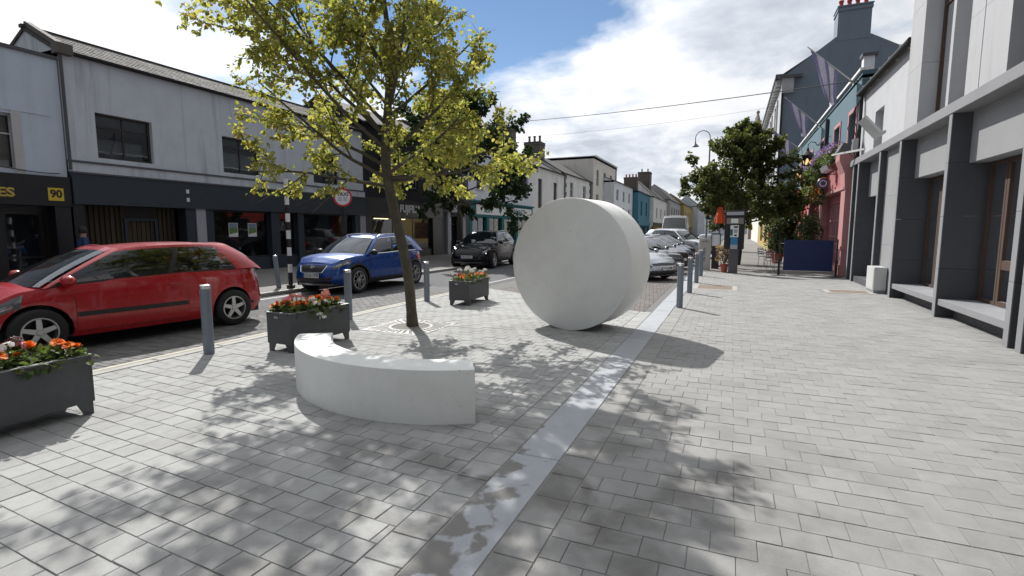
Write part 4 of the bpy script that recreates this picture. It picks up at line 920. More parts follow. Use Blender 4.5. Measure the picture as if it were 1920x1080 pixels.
# ------------------------------------------------------------------ building helpers (street fronts lie in planes X = const; sg = +1 faces +X)
def front_wall(t, X, sg, y0, y1, z0, z1, holes, mat, depth=0.16, name='wall'):
    ys = sorted({y0, y1, *[h[0] for h in holes], *[h[1] for h in holes]}); zs = sorted({z0, z1, *[h[2] for h in holes], *[h[3] for h in holes]})
    ys = [y for y in ys if y0 <= y <= y1]; zs = [z for z in zs if z0 <= z <= z1]; mb = MB()
    for a, b in zip(ys, ys[1:]):
        for c, d in zip(zs, zs[1:]):
            m, n = (a + b) / 2, (c + d) / 2
            if any(h[0] < m < h[1] and h[2] < n < h[3] for h in holes): continue
            mb.quad((X, a, c), (X, b, c), (X, b, d), (X, a, d))
    for h in holes:
        a, b, c, d = max(h[0], y0), min(h[1], y1), max(h[2], z0), min(h[3], z1); Xi = X - sg * depth
        mb.quad((X, a, c), (Xi, a, c), (Xi, a, d), (X, a, d)); mb.quad((X, b, c), (Xi, b, c), (Xi, b, d), (X, b, d)); mb.quad((X, a, d), (Xi, a, d), (Xi, b, d), (X, b, d)); mb.quad((X, a, c), (Xi, a, c), (Xi, b, c), (X, b, c))
    return mb.build(name, mat, t)
def shell(t, X, sg, y0, y1, z1, back, mat, z0=0.0, name='side_wall'):
    Xb = X - sg * back; mb = MB(); mb.quad((X, y0, z0), (Xb, y0, z0), (Xb, y0, z1), (X, y0, z1)); mb.quad((X, y1, z0), (Xb, y1, z0), (Xb, y1, z1), (X, y1, z1)); mb.quad((Xb, y0, z0), (Xb, y1, z0), (Xb, y1, z1), (Xb, y0, z1)); return mb.build(name, mat, t)
def window(t, X, sg, y0, y1, z0, z1, frame, depth=0.12, ny=1, nz=2, fw=0.06, pane='window_glass', sill=None, name='window', zsplit=None, bw=None):
    Xi = X - sg * depth; bw = bw or fw * .7; mb = MB(); lo, hi = min(Xi, Xi - sg * .05), max(Xi, Xi - sg * .05); e = .002
    for q in ((y0 + e, y1 - e, z0 + e, z0 + fw), (y0 + e, y1 - e, z1 - fw, z1 - e), (y0 + e, y0 + fw, z0 + fw, z1 - fw), (y1 - fw, y1 - e, z0 + fw, z1 - fw)): mb.box(lo, hi, *q)
    zz = zsplit or [z0 + (z1 - z0) * k / nz for k in range(1, nz)]
    lo2, hi2 = min(Xi - sg * .004, Xi - sg * .046), max(Xi - sg * .004, Xi - sg * .046)
    for z in zz: mb.box(lo2, hi2, y0 + fw, y1 - fw, z - bw / 2, z + bw / 2)
    for k in range(1, ny): y = y0 + (y1 - y0) * k / ny; mb.box(lo2 + .003, hi2 - .003, y - bw / 2, y + bw / 2, z0 + fw, z1 - fw)
    w = mb.build(name, frame, t); Xp = Xi - sg * .03; lv = [z0 + fw * .5] + zz + [z1 - fw * .5]
    for a, b in zip(lv, lv[1:]):
        for k in range(ny):
            c, d = y0 + (y1 - y0) * k / ny, y0 + (y1 - y0) * (k + 1) / ny; p = MB(); p.quad((Xp, c + .01, a), (Xp, d - .01, a), (Xp, d - .01, b), (Xp, c + .01, b)); p.build('pane', pane, w)
    if sill:
        a, b = (X - sg * .1, X + sg * .07); MB().box(min(a, b), max(a, b), y0 - .08, y1 + .08, z0 - .09, z0 - .002).build('sill', sill, w)
    return w
def pitched_roof(t, X, sg, y0, y1, zeave, zridge, back, mat, over=0.18, name='roof', rows=0):
    Xr = X - sg * back / 2; Xb = X - sg * back; Xe = X + sg * over; ze = zeave - (zridge - zeave) * over / (back / 2); mb = MB(); th = .10
    poly = [(Xe, ze), (Xr, zridge), (Xb, zeave), (Xb, zeave - th), (Xr, zridge - th - .02), (Xe, ze - th)]; mb.prism(poly, 1, y0 - .04, y1 + .04); ro = mb.build(name, mat, t)
    for y in (y0, y1):
        g = MB(); g.add([(X, y, zeave - .25), (Xb, y, zeave - .25), (Xb, y, zeave - .05), (Xr, y, zridge - .12), (X, y, zeave - .05)], [(0, 1, 2, 3, 4)]); g.build('gable', t.get('gmat', mat), t)
    gu = MB(); gu.tube([(Xe + sg * .04, y0, ze - .02), (Xe + sg * .04, y1, ze - .02)], .055, 8); gu.build('gutter', 'black_matt', t, smooth=True)
    if rows:
        n = rows; dx, dz = (Xr - Xe), (zridge - ze); L = math.hypot(dx, dz); nx, nz = -dz / L * (1 if dx > 0 else -1), abs(dx) / L; sl = MB(); r = random.Random(8)
        if nx * sg < 0: nx = -nx
        for k in range(n):
            y = y0; ox = (.14 if k % 2 else 0); f0, f1 = k / n, (k + 1.08) / n
            while y < y1:
                a, b = max(y0, y - ox), min(y1, y - ox + .28); 
                if b > a + .02:
                    l0, l1 = .020 + r.uniform(0, .008), .006; A = (Xe + dx * f0 + nx * l0, ze + dz * f0 + nz * l0); B = (Xe + dx * f1 + nx * l1, ze + dz * f1 + nz * l1); C0 = (Xe + dx * f0, ze + dz * f0)
                    sl.add([(A[0], a + .004, A[1]), (A[0], b - .004, A[1]), (B[0], b - .004, B[1]), (B[0], a + .004, B[1]), (C0[0], a + .004, C0[1]), (C0[0], b - .004, C0[1])], [(0, 1, 2, 3), (4, 5, 1, 0)])
                y += .28
        stuff(sl.build('slates', mat, ro))
    return ro
def chimney(t, x0, x1, y0, y1, z0, z1, mat, pots=0, potmat='pot_clay', along='y', ph=.45, parent=None):
    p = parent or t; mb = MB(); mb.box(x0, x1, y0, y1, z0, z1 - .35); mb.box(x0 - .06, x1 + .06, y0 - .06, y1 + .06, z1 - .35, z1 - .2); mb.box(x0 - .02, x1 + .02, y0 - .02, y1 + .02, z1 - .2, z1 - .08); mb.box(x0 - .08, x1 + .08, y0 - .08, y1 + .08, z1 - .08, z1)
    ch = mb.build('chimney', mat, p)
    for k in range(pots):
        f = (k + .5) / pots; c = ((x0 + x1) / 2, y0 + (y1 - y0) * f, z1) if along == 'y' else (x0 + (x1 - x0) * f, (y0 + y1) / 2, z1)
        r_ = .15; MB().lathe([(r_ * 1.1, 0), (r_, .05), (r_ * .85, ph * .75), (r_ * 1.08, ph * .8), (r_ * 1.08, ph), (r_ * .75, ph), (r_ * .75, ph * .7)], 12, c).build('chimney_pot', potmat, ch, smooth=True)
    return ch
for nm, c, kw in (('render_white', (0.80, 0.80, 0.79), dict(streak=.30, dirt=.12)), ('render_grey', (0.60, 0.635, 0.68), dict(streak=.28, dirt=.15, dirtcol=(.3, .3, .3))), ('render_blue', (0.56, 0.63, 0.72), dict(streak=.10)), ('render_cream', (0.72, 0.69, 0.63), dict(streak=.2)),
                  ('render_pale', (0.70, 0.73, 0.78), dict(streak=.15)), ('render_teal', (0.082, 0.145, 0.175), dict(streak=.12)), ('render_turq', (0.06, 0.20, 0.27), dict(streak=.1)), ('render_slate', (0.18, 0.22, 0.27), dict(streak=.1)), ('render_yellow', (0.40, 0.31, 0.11), dict()), ('render_bright', (0.43, 0.435, 0.445), dict(streak=.10)),
                  ('render_pink', (0.38, 0.12, 0.125), dict(streak=.06)), ('render_red', (0.38, 0.045, 0.03), dict()), ('slate', (0.055, 0.05, 0.046), dict(island=.25, dirt=.35, dirtcol=(.09, .08, .055))), ('slate_warm', (0.11, 0.095, 0.085), dict(dirt=.3, dirtcol=(.06, .05, .05))),
                  ('fascia_blue', (0.025, 0.036, 0.048), dict()), ('frame_dark', (0.05, 0.04, 0.038), dict()), ('pillar_grey', (0.38, 0.39, 0.42), dict()), ('stone_dark', (0.10, 0.10, 0.11), dict()), ('granite', (0.065, 0.066, 0.074), dict(dirt=.15, dirtcol=(.10, .10, .11), objrand=.06)), ('granite_mid', (0.21, 0.212, 0.222), dict(dirt=.15)), ('granite_pale', (0.24, 0.243, 0.25), dict(dirt=.15, island=.05)), ('granite_dark', (0.085, 0.085, 0.09), dict()),
                  ('timber_brown', (0.062, 0.036, 0.025), dict()), ('frame_white', (0.52, 0.52, 0.51), dict()), ('pot_clay', (0.36, 0.10, 0.06), dict()), ('pot_red', (0.40, 0.045, 0.05), dict()), ('brick_grey', (0.12, 0.105, 0.095), dict(dirt=.3)), ('quoin_black', (0.02, 0.022, 0.026), dict()), ('pharm_teal', (0.025, 0.15, 0.165), dict()),
                  ('wood_slat', (0.06, 0.042, 0.025), dict(objrand=.3)), ('sign_gold', (0.55, 0.40, 0.10), dict()), ('sign_yellow', (0.70, 0.52, 0.05), dict()), ('interior', (0.05, 0.047, 0.045), dict()), ('interior_pale', (0.22, 0.20, 0.18), dict()), ('film_black', (0.022, 0.022, 0.026), dict()), ('tower_stone', (0.32, 0.27, 0.23), dict(dirt=.4))):
    pm(nm, c, 0.85 if nm not in ('fascia_blue', 'quoin_black') else .5, var=0.10, scale=2.0, bump=0.35, bscale=45, **kw)
emit('shop_lamp', (1.0, 0.80, 0.50), 4.0)

# ------------------------------------------------------------------ left side of the street
XL = -18.5
def shop_ninety():
    t = thing('shop_building', 'pale blue rendered shop with black fascia and yellow number 90', 'building', (XL, 4, 0)); y0, y1 = -16.0, 9.20
    front_wall(t, XL, 1, y0, y1, 3.25, 6.65, [(6.3, 8.05, 3.37, 4.9), (1.5, 3.4, 3.37, 4.9)], 'render_blue'); shell(t, XL, 1, y0, y1, 6.65, 9, 'render_blue')
    w_ = window(t, XL, 1, 6.3, 8.05, 3.37, 4.9, 'frame_white', ny=2, nz=2, zsplit=[4.35], pane='shop_glass'); MB().box(XL - .28, XL - .25, 6.35, 8.0, 3.42, 4.85).build('net_curtain', 'render_white', w_); window(t, XL, 1, 1.5, 3.4, 3.37, 4.9, 'frame_white', ny=2, zsplit=[4.35])
    MB().box(XL + .002, XL + .03, 7.99, 8.2, 3.25, 5.0).build('window_surround', 'frame_white', t); MB().box(XL + .001, XL + .02, y0, y1 - .3, 4.99, 5.05).build('string_course', 'render_blue', t)
    MB().box(XL - 9, XL - .02, y0, y1, 6.3, 6.4).build('roof', 'slate', t); MB().box(XL - .25, XL + .06, y0, y1, 6.652, 6.75).build('parapet_coping', 'stone_dark', t)
    MB().box(XL - .5, XL + .12, y0, y1, 2.40, 3.26).build('fascia', 'black_matt', t)
    front_wall(t, XL - .35, 1, y0, y1, 0, 2.42, [(4.2, 7.2, .5, 2.3), (7.7, 8.7, .02, 2.25), (.5, 3.6, .5, 2.3)], 'black_paint', depth=.1, name='shopfront')
    window(t, XL - .35, 1, 4.2, 7.2, .5, 2.3, 'black_paint', depth=.06, ny=2, nz=1, pane='car_glass_dark', name='shop_window'); window(t, XL - .35, 1, .5, 3.6, .5, 2.3, 'black_paint', depth=.06, ny=2, nz=1, pane='car_glass_dark', name='shop_window')
    window(t, XL - .35, 1, 7.7, 8.7, .02, 2.25, 'black_paint', depth=.08, nz=2, zsplit=[.9], pane='car_glass_dark', name='door', fw=.1)
    MB().box(XL - .35, XL + .06, 8.78, 9.18, 0, 2.4).build('pilaster', 'black_paint', t)
    place_text('ES', .34, 'sign_gold', t, (XL + .13, 7.66, 2.72), (0, 1, 0), bold=.012, depth=.008, sx=1.2)
    pl = MB(); pl.box(XL + .121, XL + .135, 8.62, 9.0, 2.55, 2.92); q = pl.build('number_plaque', 'sign_yellow', t); place_text('90', .31, 'black_paint', q, (XL + .137, 8.81, 2.74), (0, 1, 0), bold=.012, depth=.002, sx=.95)
    cb = MB(); cb.tube([(XL + .05, y, 3.42 - .08 * math.sin((y - 5) * 1.3) ** 2) for y in [5 + .25 * k for k in range(17)]], .012, 5); cb.build('wall_cable', 'black_matt', t)
shop_ninety()
def long_building():
    y0, y1 = 9.24, 22.80; t = thing('shop_building', 'long grey-white rendered building with dark blue vacant shopfront', 'building', (XL, 16, 0)); t['gmat'] = 'render_grey'
    wins = [(10.08, 11.80, 3.96, 5.36), (14.45, 16.2, 3.96, 5.36), (19.2, 20.95, 3.96, 5.36)]
    front_wall(t, XL, 1, y0, y1, 3.45, 7.0, wins, 'render_grey', depth=.2); shell(t, XL, 1, y0, y1, 7.0, 6, 'render_grey')
    for k, w in enumerate(wins):
        q = window(t, XL, 1, *w, 'frame_dark', depth=.14, ny=2, nz=2, zsplit=[4.95], fw=.07, pane='shop_glass')
        MB().box(XL - .26, XL - .24, w[0] + .05, w[1] - (.25 if k == 0 else .05), w[2] + .06, w[2] + (.62 if k == 0 else .80)).build('blind', 'render_grey', q); MB().box(XL - .30, XL - .28, w[0] + .05, w[1] - .05, 4.95, w[3] - .05).build('sky_reflection_sheet', 'render_slate', q)  # slate-blue sheet paints the sky's reflection into the upper lights
    MB().box(XL - .05, XL + .10, y0, y1, 3.46, 3.74).build('ledge', 'render_grey', t); MB().box(XL - .02, XL + .14, y0, y1, 3.742, 3.80).build('ledge_capping', 'stone_dark', t)
    pitched_roof(t, XL, 1, y0, y1, 7.02, 7.85, 3.2, 'slate', over=.10, rows=8); MB().box(XL - 6, XL - 3.1, y0, y1, 6.8, 6.9).build('flat_roof', 'slate', t)
    MB().box(XL - 1.68, XL - 1.52, y0 - .1, y1 + .1, 7.80, 7.9).build('ridge_tiles', 'slate', t)
    cp = MB(); d = Vector((XL - 3.0, 0, 8.5)) - Vector((XL + .12, 0, 7.0))
    cp.bar((XL + .15, y0 + .10, 7.04), (XL - 1.62, y0 + .10, 7.96), .20, .14); cp.build('verge_coping', 'brick_grey', t); MB().box(XL - .1, XL + .22, y0 - .1, y0 + .3, 6.85, 7.15).build('skew_block', 'brick_grey', t)
    MB().box(XL - .4, XL + .16, y0, y1, 2.48, 3.40).build('fascia', 'fascia_blue', t); MB().box(XL - .05, XL + .2, y0, y1, 3.402, 3.455).build('fascia_lead', 'stone_dark', t)
    for z in (2.72, 3.02): MB().box(XL + .162, XL + .168, 12.75, 12.86, z, z + .14).build('torn_sticker', 'sign_white', t)
    # recessed timber-slatted entrance, then pillars and display windows
    MB().box(XL - .55, XL - .5, y0 + .3, 12.7, 0, 2.48).build('entrance_backing', 'interior', t)
    y = y0 + .35; k = 0
    while y < 12.6:
        if not (10.9 < y < 12.0): MB().box(XL - .48, XL - .44, y, y + .10, .05, 2.46).build('slat', 'wood_slat', t)
        y += .155; k += 1
    dr = MB()
    for q in ((10.9, 11.0, 0, 2.1), (11.9, 12.0, 0, 2.1), (11.0, 11.9, 2.0, 2.1)): dr.box(XL - .47, XL - .38, *q)
    dr = dr.build('door', 'fascia_blue', t)
    for k in range(6): MB().box(XL - .455, XL - .42, 11.02 + k * .147, 11.14 + k * .147, .05, 1.98).build('door_board', 'wood_slat', dr)
    for a, b, m_ in ((y0, y0 + .3, 'black_paint'), (12.75, 13.12, 'fascia_blue'), (13.13, 13.50, 'pillar_grey'), (13.51, 13.85, 'fascia_blue'), (16.55, 17.0, 'fascia_blue'), (18.05, 18.4, 'fascia_blue'), (22.0, 22.35, 'fascia_blue'), (22.36, 22.79, 'pillar_grey')): MB().box(XL - .4, XL + (.06 if m_ != 'pillar_grey' else .10), a, b, 0, 2.479).build('pilaster', m_, t)
    for a, b in ((13.86, 16.54), (17.01, 18.04), (18.41, 21.99)):
        MB().box(XL - .38, XL - .02, a, b, 0, .55).build('stall_riser', 'fascia_blue', t)
        window(t, XL, 1, a, b, .56, 2.47, 'fascia_blue', depth=.12, ny=1 if b - a < 1.5 else 1, nz=1, fw=.05, pane='shop_glass', name='shop_window')
    for y in (14.62, 15.52):
        p = MB(); p.box(XL - .143, XL - .140, y, y + .42, 1.42, 1.98); p = p.build('poster', 'sign_white', t); g = MB(); g.add([(XL - .138, y + .02, 1.52), (XL - .138, y + .40, 1.60), (XL - .138, y + .40, 1.78), (XL - .138, y + .02, 1.80)], [(0, 1, 2, 3)]); g.build('poster_print', 'poster_green', p); g = MB(); g.quad((XL - .138, y + .02, 1.802), (XL - .138, y + .40, 1.782), (XL - .138, y + .40, 1.96), (XL - .138, y + .02, 1.96)); g.build('poster_sky', 'poster_blue', p)
    rm = MB(); rm.box(XL - 5.9, XL - 5.8, 13.6, 22.7, 0, 2.6); rm.box(XL - 5.9, XL - .4, 13.6, 22.7, 2.5, 2.56); rm.box(XL - 5.8, XL - .4, 13.6, 22.7, .01, .04); rm.box(XL - 3, XL - 2.2, 15.2, 16.0, .04, 2.0); rm.box(XL - 2.2, XL - 1.5, 19, 20.6, .04, 1.1); rm.build('shop_interior', 'interior_red', t)
    dp = MB(); dp.tube([(XL + .09, y0 + .02, 6.9), (XL + .09, y0 + .02, 3.5)], .045, 8); dp.build('downpipe', 'stone_dark', t, smooth=True)
pm('poster_green', (0.14, 0.24, 0.07), .5, var=.4, scale=9); pm('poster_blue', (0.20, 0.28, 0.40), .5, var=.3, scale=8); pm('interior_red', (0.10, 0.055, 0.045), .9, var=.4, scale=1.5)
long_building()
def film_shop():
    y0, y1 = 22.84, 30.9; t = thing('shop_building', 'dark photo shop with white FUJIFILM letters and warm lit window', 'building', (XL, 27, 0)); t['gmat'] = 'film_black'
    front_wall(t, XL, 1, y0, y1, 3.5, 7.6, [(24.2, 25.3, 4.3, 6.1), (27, 28.1, 4.3, 6.1), (29.2, 30.2, 4.3, 6.1)], 'film_black'); shell(t, XL, 1, y0, y1, 7.6, 6, 'film_black'); pitched_roof(t, XL, 1, y0, y1, 7.6, 9.2, 6, 'slate')
    for a, b in ((24.2, 25.3), (27, 28.1), (29.2, 30.2)): window(t, XL, 1, a, b, 4.3, 6.1, 'frame_white', ny=1, nz=2, sill='film_black')
    MB().box(XL - .4, XL + .14, y0, y1, 2.5, 3.5).build('fascia', 'black_paint', t)
    place_text('FUJIFILM', .62, 'sign_white', t, (XL + .15, 26.95, 2.97), (0, 1, 0), bold=.02, depth=.02, sx=.92)
    for a, b in ((y0, 23.4), (29.75, y1)): MB().box(XL - .4, XL + .05, a, b, 0, 2.499).build('pilaster', 'black_paint', t)
    MB().box(XL - .35, XL - .04, 23.41, 29.74, 0, .45).build('stall_riser', 'black_paint', t); window(t, XL, 1, 23.42, 29.73, .46, 2.49, 'black_paint', depth=.12, ny=3, nz=1, fw=.08, pane='shop_glass', name='shop_window')
    rm = MB(); rm.box(XL - 4.1, XL - 4, 23.2, 29.9, 0, 2.6); rm.box(XL - 4, XL - .4, 23.1, 23.2, 0, 2.6); rm.box(XL - 4, XL - .4, 29.9, 30, 0, 2.6); rm.box(XL - 4, XL - .4, 23.2, 29.9, 2.52, 2.58); rm.box(XL - 4, XL - .4, 23.2, 29.9, .01, .04); rm.build('shop_interior', 'interior_pale', t)
    for y in (24.2, 26.4, 28.3): MB().box(XL - 2.2, XL - 2.05, y, y + 1.3, 2.40, 2.45).build('strip_light', 'shop_lamp', t)
    for y in (23.8, 25.6, 27.6): MB().box(XL - 1.0, XL - .6, y, y + 1.1, .04, 1.05).build('display_cabinet', 'interior', t)
film_shop()
def stone_entrance():
    t = thing('entrance_bay', 'narrow dark stone entrance bay with small pediment beside the photo shop', 'building', (XL, 33, 0)); y0, y1 = 30.94, 34.9; t['gmat'] = 'stone_dark'
    front_wall(t, XL, 1, y0, y1, 0, 8.0, [(32.0, 33.6, .05, 2.7), (32.2, 33.4, 4.4, 6.3)], 'stone_dark', depth=.35); shell(t, XL, 1, y0, y1, 8, 6, 'stone_dark'); pitched_roof(t, XL, 1, y0, y1, 8, 9.4, 6, 'slate')
    window(t, XL, 1, 32.0, 33.6, .05, 2.7, 'black_paint', depth=.3, nz=2, zsplit=[2.1], name='door', pane='car_glass_dark'); window(t, XL, 1, 32.2, 33.4, 4.4, 6.3, 'frame_white', depth=.2)
    for y in (31.5, 33.75): MB().box(XL, XL + .18, y, y + .36, 0, 2.95).build('column', 'pillar_grey', t)
    p = MB(); p.prism([(31.3, 2.96), (34.3, 2.96), (34.3, 3.15), (32.8, 3.85), (31.3, 3.15)], 0, XL, XL + .28); p.build('pediment', 'pillar_grey', t)
stone_entrance()
def pharmacy():
    y0, y1 = 34.94, 48.4; t = thing('shop_building', 'teal pharmacy shopfront with white name board behind the dark tree', 'building', (XL, 41, 0)); t['gmat'] = 'render_teal'
    ww = [(a, a + 1.2, 4.9, 6.8) for a in (36.3, 39.6, 42.9, 46.2)]
    front_wall(t, XL, 1, y0, y1, 3.9, 8.2, ww, 'render_pale'); shell(t, XL, 1, y0, y1, 8.2, 7, 'render_pale'); pitched_roof(t, XL, 1, y0, y1, 8.2, 10, 7, 'slate')
    for w in ww: window(t, XL, 1, *w, 'frame_white', sill='pillar_grey')
    MB().box(XL - .4, XL + .10, y0, y1, 2.75, 3.9).build('fascia', 'pharm_teal', t); b = MB().box(XL + .101, XL + .14, 36.0, 48.0, 2.95, 3.72).build('name_board', 'sign_white', t)
    place_text('SLIN', .66, 'pharm_teal', b, (XL + .15, 38.1, 3.33), (0, 1, 0), depth=.006, bold=.012, sx=1.2); place_text('PHARMACY', .66, 'pharm_teal', b, (XL + .15, 44.1, 3.33), (0, 1, 0), depth=.006, bold=.012, sx=1.25)
    h = MB(); pts = []
    for k in range(24):
        a = 6.2832 * k / 24; pts.append((40.5 + .019 * 16 * math.sin(a) ** 3, 3.35 + .019 * (13 * math.cos(a) - 5 * math.cos(2 * a) - 2 * math.cos(3 * a) - math.cos(4 * a))))
    h.prism(pts, 0, XL + .144, XL + .152); h.build('heart_emblem', 'pharm_teal', b)
    MB().box(XL + .05, XL + .3, y0, y1, 3.901, 4.02).build('cornice', 'pharm_teal', t)
    for y in (34.95, 38.0, 41.0, 44.2, 47.6): MB().box(XL - .4, XL + .06, y, y + .5, 0, 2.749).build('pilaster', 'pharm_teal', t)
    for a, b_ in ((35.46, 37.99), (38.51, 40.99), (41.51, 44.19), (44.71, 47.59)):
        MB().box(XL - .35, XL - .03, a, b_, 0, .5).build('stall_riser', 'pharm_teal', t); window(t, XL, 1, a, b_, .51, 2.74, 'pharm_teal', depth=.1, ny=2, nz=1, pane='shop_glass', name='shop_window')
        MB().box(XL - .9, XL - .86, a + .3, a + 1.3, .9, 2.0).build('window_display', 'render_pale', t)
    rm = MB(); rm.box(XL - 4, XL - 3.9, y0, y1, 0, 2.8); rm.box(XL - 4, XL - .4, y0, y1, 2.7, 2.74); rm.box(XL - 4, XL - .4, y0, y1, .01, .04); rm.build('shop_interior', 'interior', t)
pharmacy()
def terrace(label, X, y0, y1, ze, wall, rows, roof='slate', zr=None, frame='frame_white', quoins=False, chim=None, shop=None, back=8, nz=2, sill=None, chims=(), parapet=False, ww=1.1, pane='window_glass'):
    t = thing('terrace_house', label, 'house', (X, (y0 + y1) / 2, 0)); t['gmat'] = wall; holes = []
    for (ys, z0, z1) in rows: holes += [(y, y + ww, z0, z1) for y in ys]
    zs = 3.3 if shop else 0
    front_wall(t, X, 1, y0, y1, zs, ze, holes, wall, depth=.2); shell(t, X, 1, y0, y1, ze, back, wall)
    for h in holes: window(t, X, 1, *h, frame, depth=.15, nz=nz, fw=.09, sill=sill, pane=pane)
    if parapet:
        MB().box(X - back, X, y0, y1, ze - .3, ze - .02).build('roof', 'slate', t); MB().box(X - .3, X + .35, y0, y1, ze - .018, ze + .12).build('cornice', 'render_pale', t); MB().box(X - back, X - .31, y0, y0 + .3, ze - .018, ze + .1).build('coping', 'render_pale', t)
    else: pitched_roof(t, X, 1, y0, y1, ze, zr or ze + 2.2, back, roof)
    if quoins:
        for k in range(int((ze - zs) / .5)):
            z = zs + k * .5; w = .95 if k % 2 else .6
            for a, b in ((y0, y0 + w), (y1 - w, y1)): MB().box(X + .001, X + .05, a, b, z + .01, z + .49).build('quoin', 'quoin_black', t)
    for c in chims: chimney(t, *c)
    if shop:
        MB().box(X - .3, X + .2, y0 + .02, y1 - .02, 2.6, 3.3).build('fascia', shop[0], t); n = max(2, int((y1 - y0) / 3.5)); L = (y1 - y0) / n
        for k in range(n + 1):
            y = y0 + k * L; MB().box(X - .3, X + .08, max(y0, y - .25), min(y1, y + .25), 0, 2.599).build('pilaster', shop[1], t)
        for k in range(n): window(t, X, 1, y0 + k * L + .26, y0 + (k + 1) * L - .26, .05, 2.59, shop[1], depth=.12, ny=2, nz=2, zsplit=[.55], fw=.1, pane='car_glass_dark', name='shop_window')
    return t
terrace('white house with tall dark windows and a broad chimney after the pharmacy', XL, 48.44, 59.0, 8.25, 'render_white', [((50.2, 55.2), 4.0, 7.0)], zr=10.4, frame='black_matt', shop=('black_matt', 'quoin_black'), ww=1.25, chims=[(XL - 5.2, XL - 2.2, 48.5, 49.6, 8.5, 12.0, 'brick_grey')])
terrace('white house with black quoins and white sash windows', XL, 59.04, 71.8, 8.5, 'render_white', [((61.5, 67.5), 5.9, 7.6), ((61.5, 67.5), 3.6, 5.0)], zr=10.9, quoins=True, shop=('quoin_black', 'black_matt'), sill='quoin_black', ww=1.5, chims=[(XL - 4.9, XL - 2.9, 58.6, 60.4, 9, 12.2, 'brick_grey', 3, 'brick_grey', 'x', .8)])
terrace('tall cream flat-roofed house with narrow arched-head windows', XL + .3, 71.84, 86.5, 12.0, 'render_cream', [((73.6, 78.0, 82.4), 8.1, 10.4), ((73.6, 78.0, 82.4), 4.6, 6.9)], parapet=True, sill='render_cream', ww=1.5, shop=('render_cream', 'render_cream'), back=9)
S = .88
terrace('pale blue-white house with two rows of dark windows beside the cream house', -16.6, 78.2, 94.0, 9.2, 'render_pale', [((80, 85, 90), 6.3, 8.0), ((80, 85, 90), 3.5, 5.3)], zr=10.8, shop=('render_pink', 'black_matt'), ww=1.6, chims=[(-20.5, -18.5, 88, 89, 9, 12.2, 'brick_grey')])
terrace('turquoise painted house with matching shopfront', -15.6, 94.1, 108.0, 8.7, 'render_turq', [((97, 103), 4.4, 7.1)], zr=10.4, frame='render_turq', shop=('render_turq', 'render_turq'), ww=1.7, chims=[(-19.5, -17, 100.5, 102, 9, 11.8, 'brick_grey', 4, 'pot_clay', 'x', .6)])
terrace('white house with window boxes after the turquoise house', -14.8, 108.1, 131.0, 8.6, 'render_white', [((112, 119, 126), 4.2, 6.4)], zr=12.2, shop=('black_matt', 'sign_gold'), ww=2.0, chims=[(-19.8, -17.2, 118, 121, 10, 14.6, 'brick_grey', 2, 'brick_grey', 'x', .8)])
terrace('white house with four tall dark windows near the far end', -14.0, 131.1, 158.0, 9.2, 'render_bright', [((134, 140, 146, 152), 4.2, 7.4)], zr=13.0, frame='black_matt', shop=('black_matt', 'quoin_black'), ww=2.2)
terrace('yellow house at the far end of the street', -13.0, 158.1, 190.0, 9.4, 'render_yellow', [((163, 172, 181), 4.4, 7.2)], zr=12.5, shop=('render_yellow', 'render_yellow'), ww=2.4)
terrace('grey house closing the view beyond the yellow one', -11.0, 190.1, 240, 10, 'render_grey', [((196, 210, 224), 4.4, 7.6)], zr=14, ww=2.6)
def street_end():
    t = thing('end_house', 'pale house facing down the street at its far end', 'house', (0, 262, 0)); mb = MB(); mb.box(-14, 14, 262, 272, 0, 9); mb.build('wall', 'render_pale', t)
    r_ = MB(); r_.prism([(261, 8.9), (273, 8.9), (267, 13)], 0, -14.4, 14.4); r_.build('roof', 'slate', t)
    for x in (-10, -4, 2, 8):
        for z in (2, 5.6): MB().box(x, x + 1.8, 261.9, 261.99, z, z + 2.2).build('window', 'window_glass', t)
street_end()
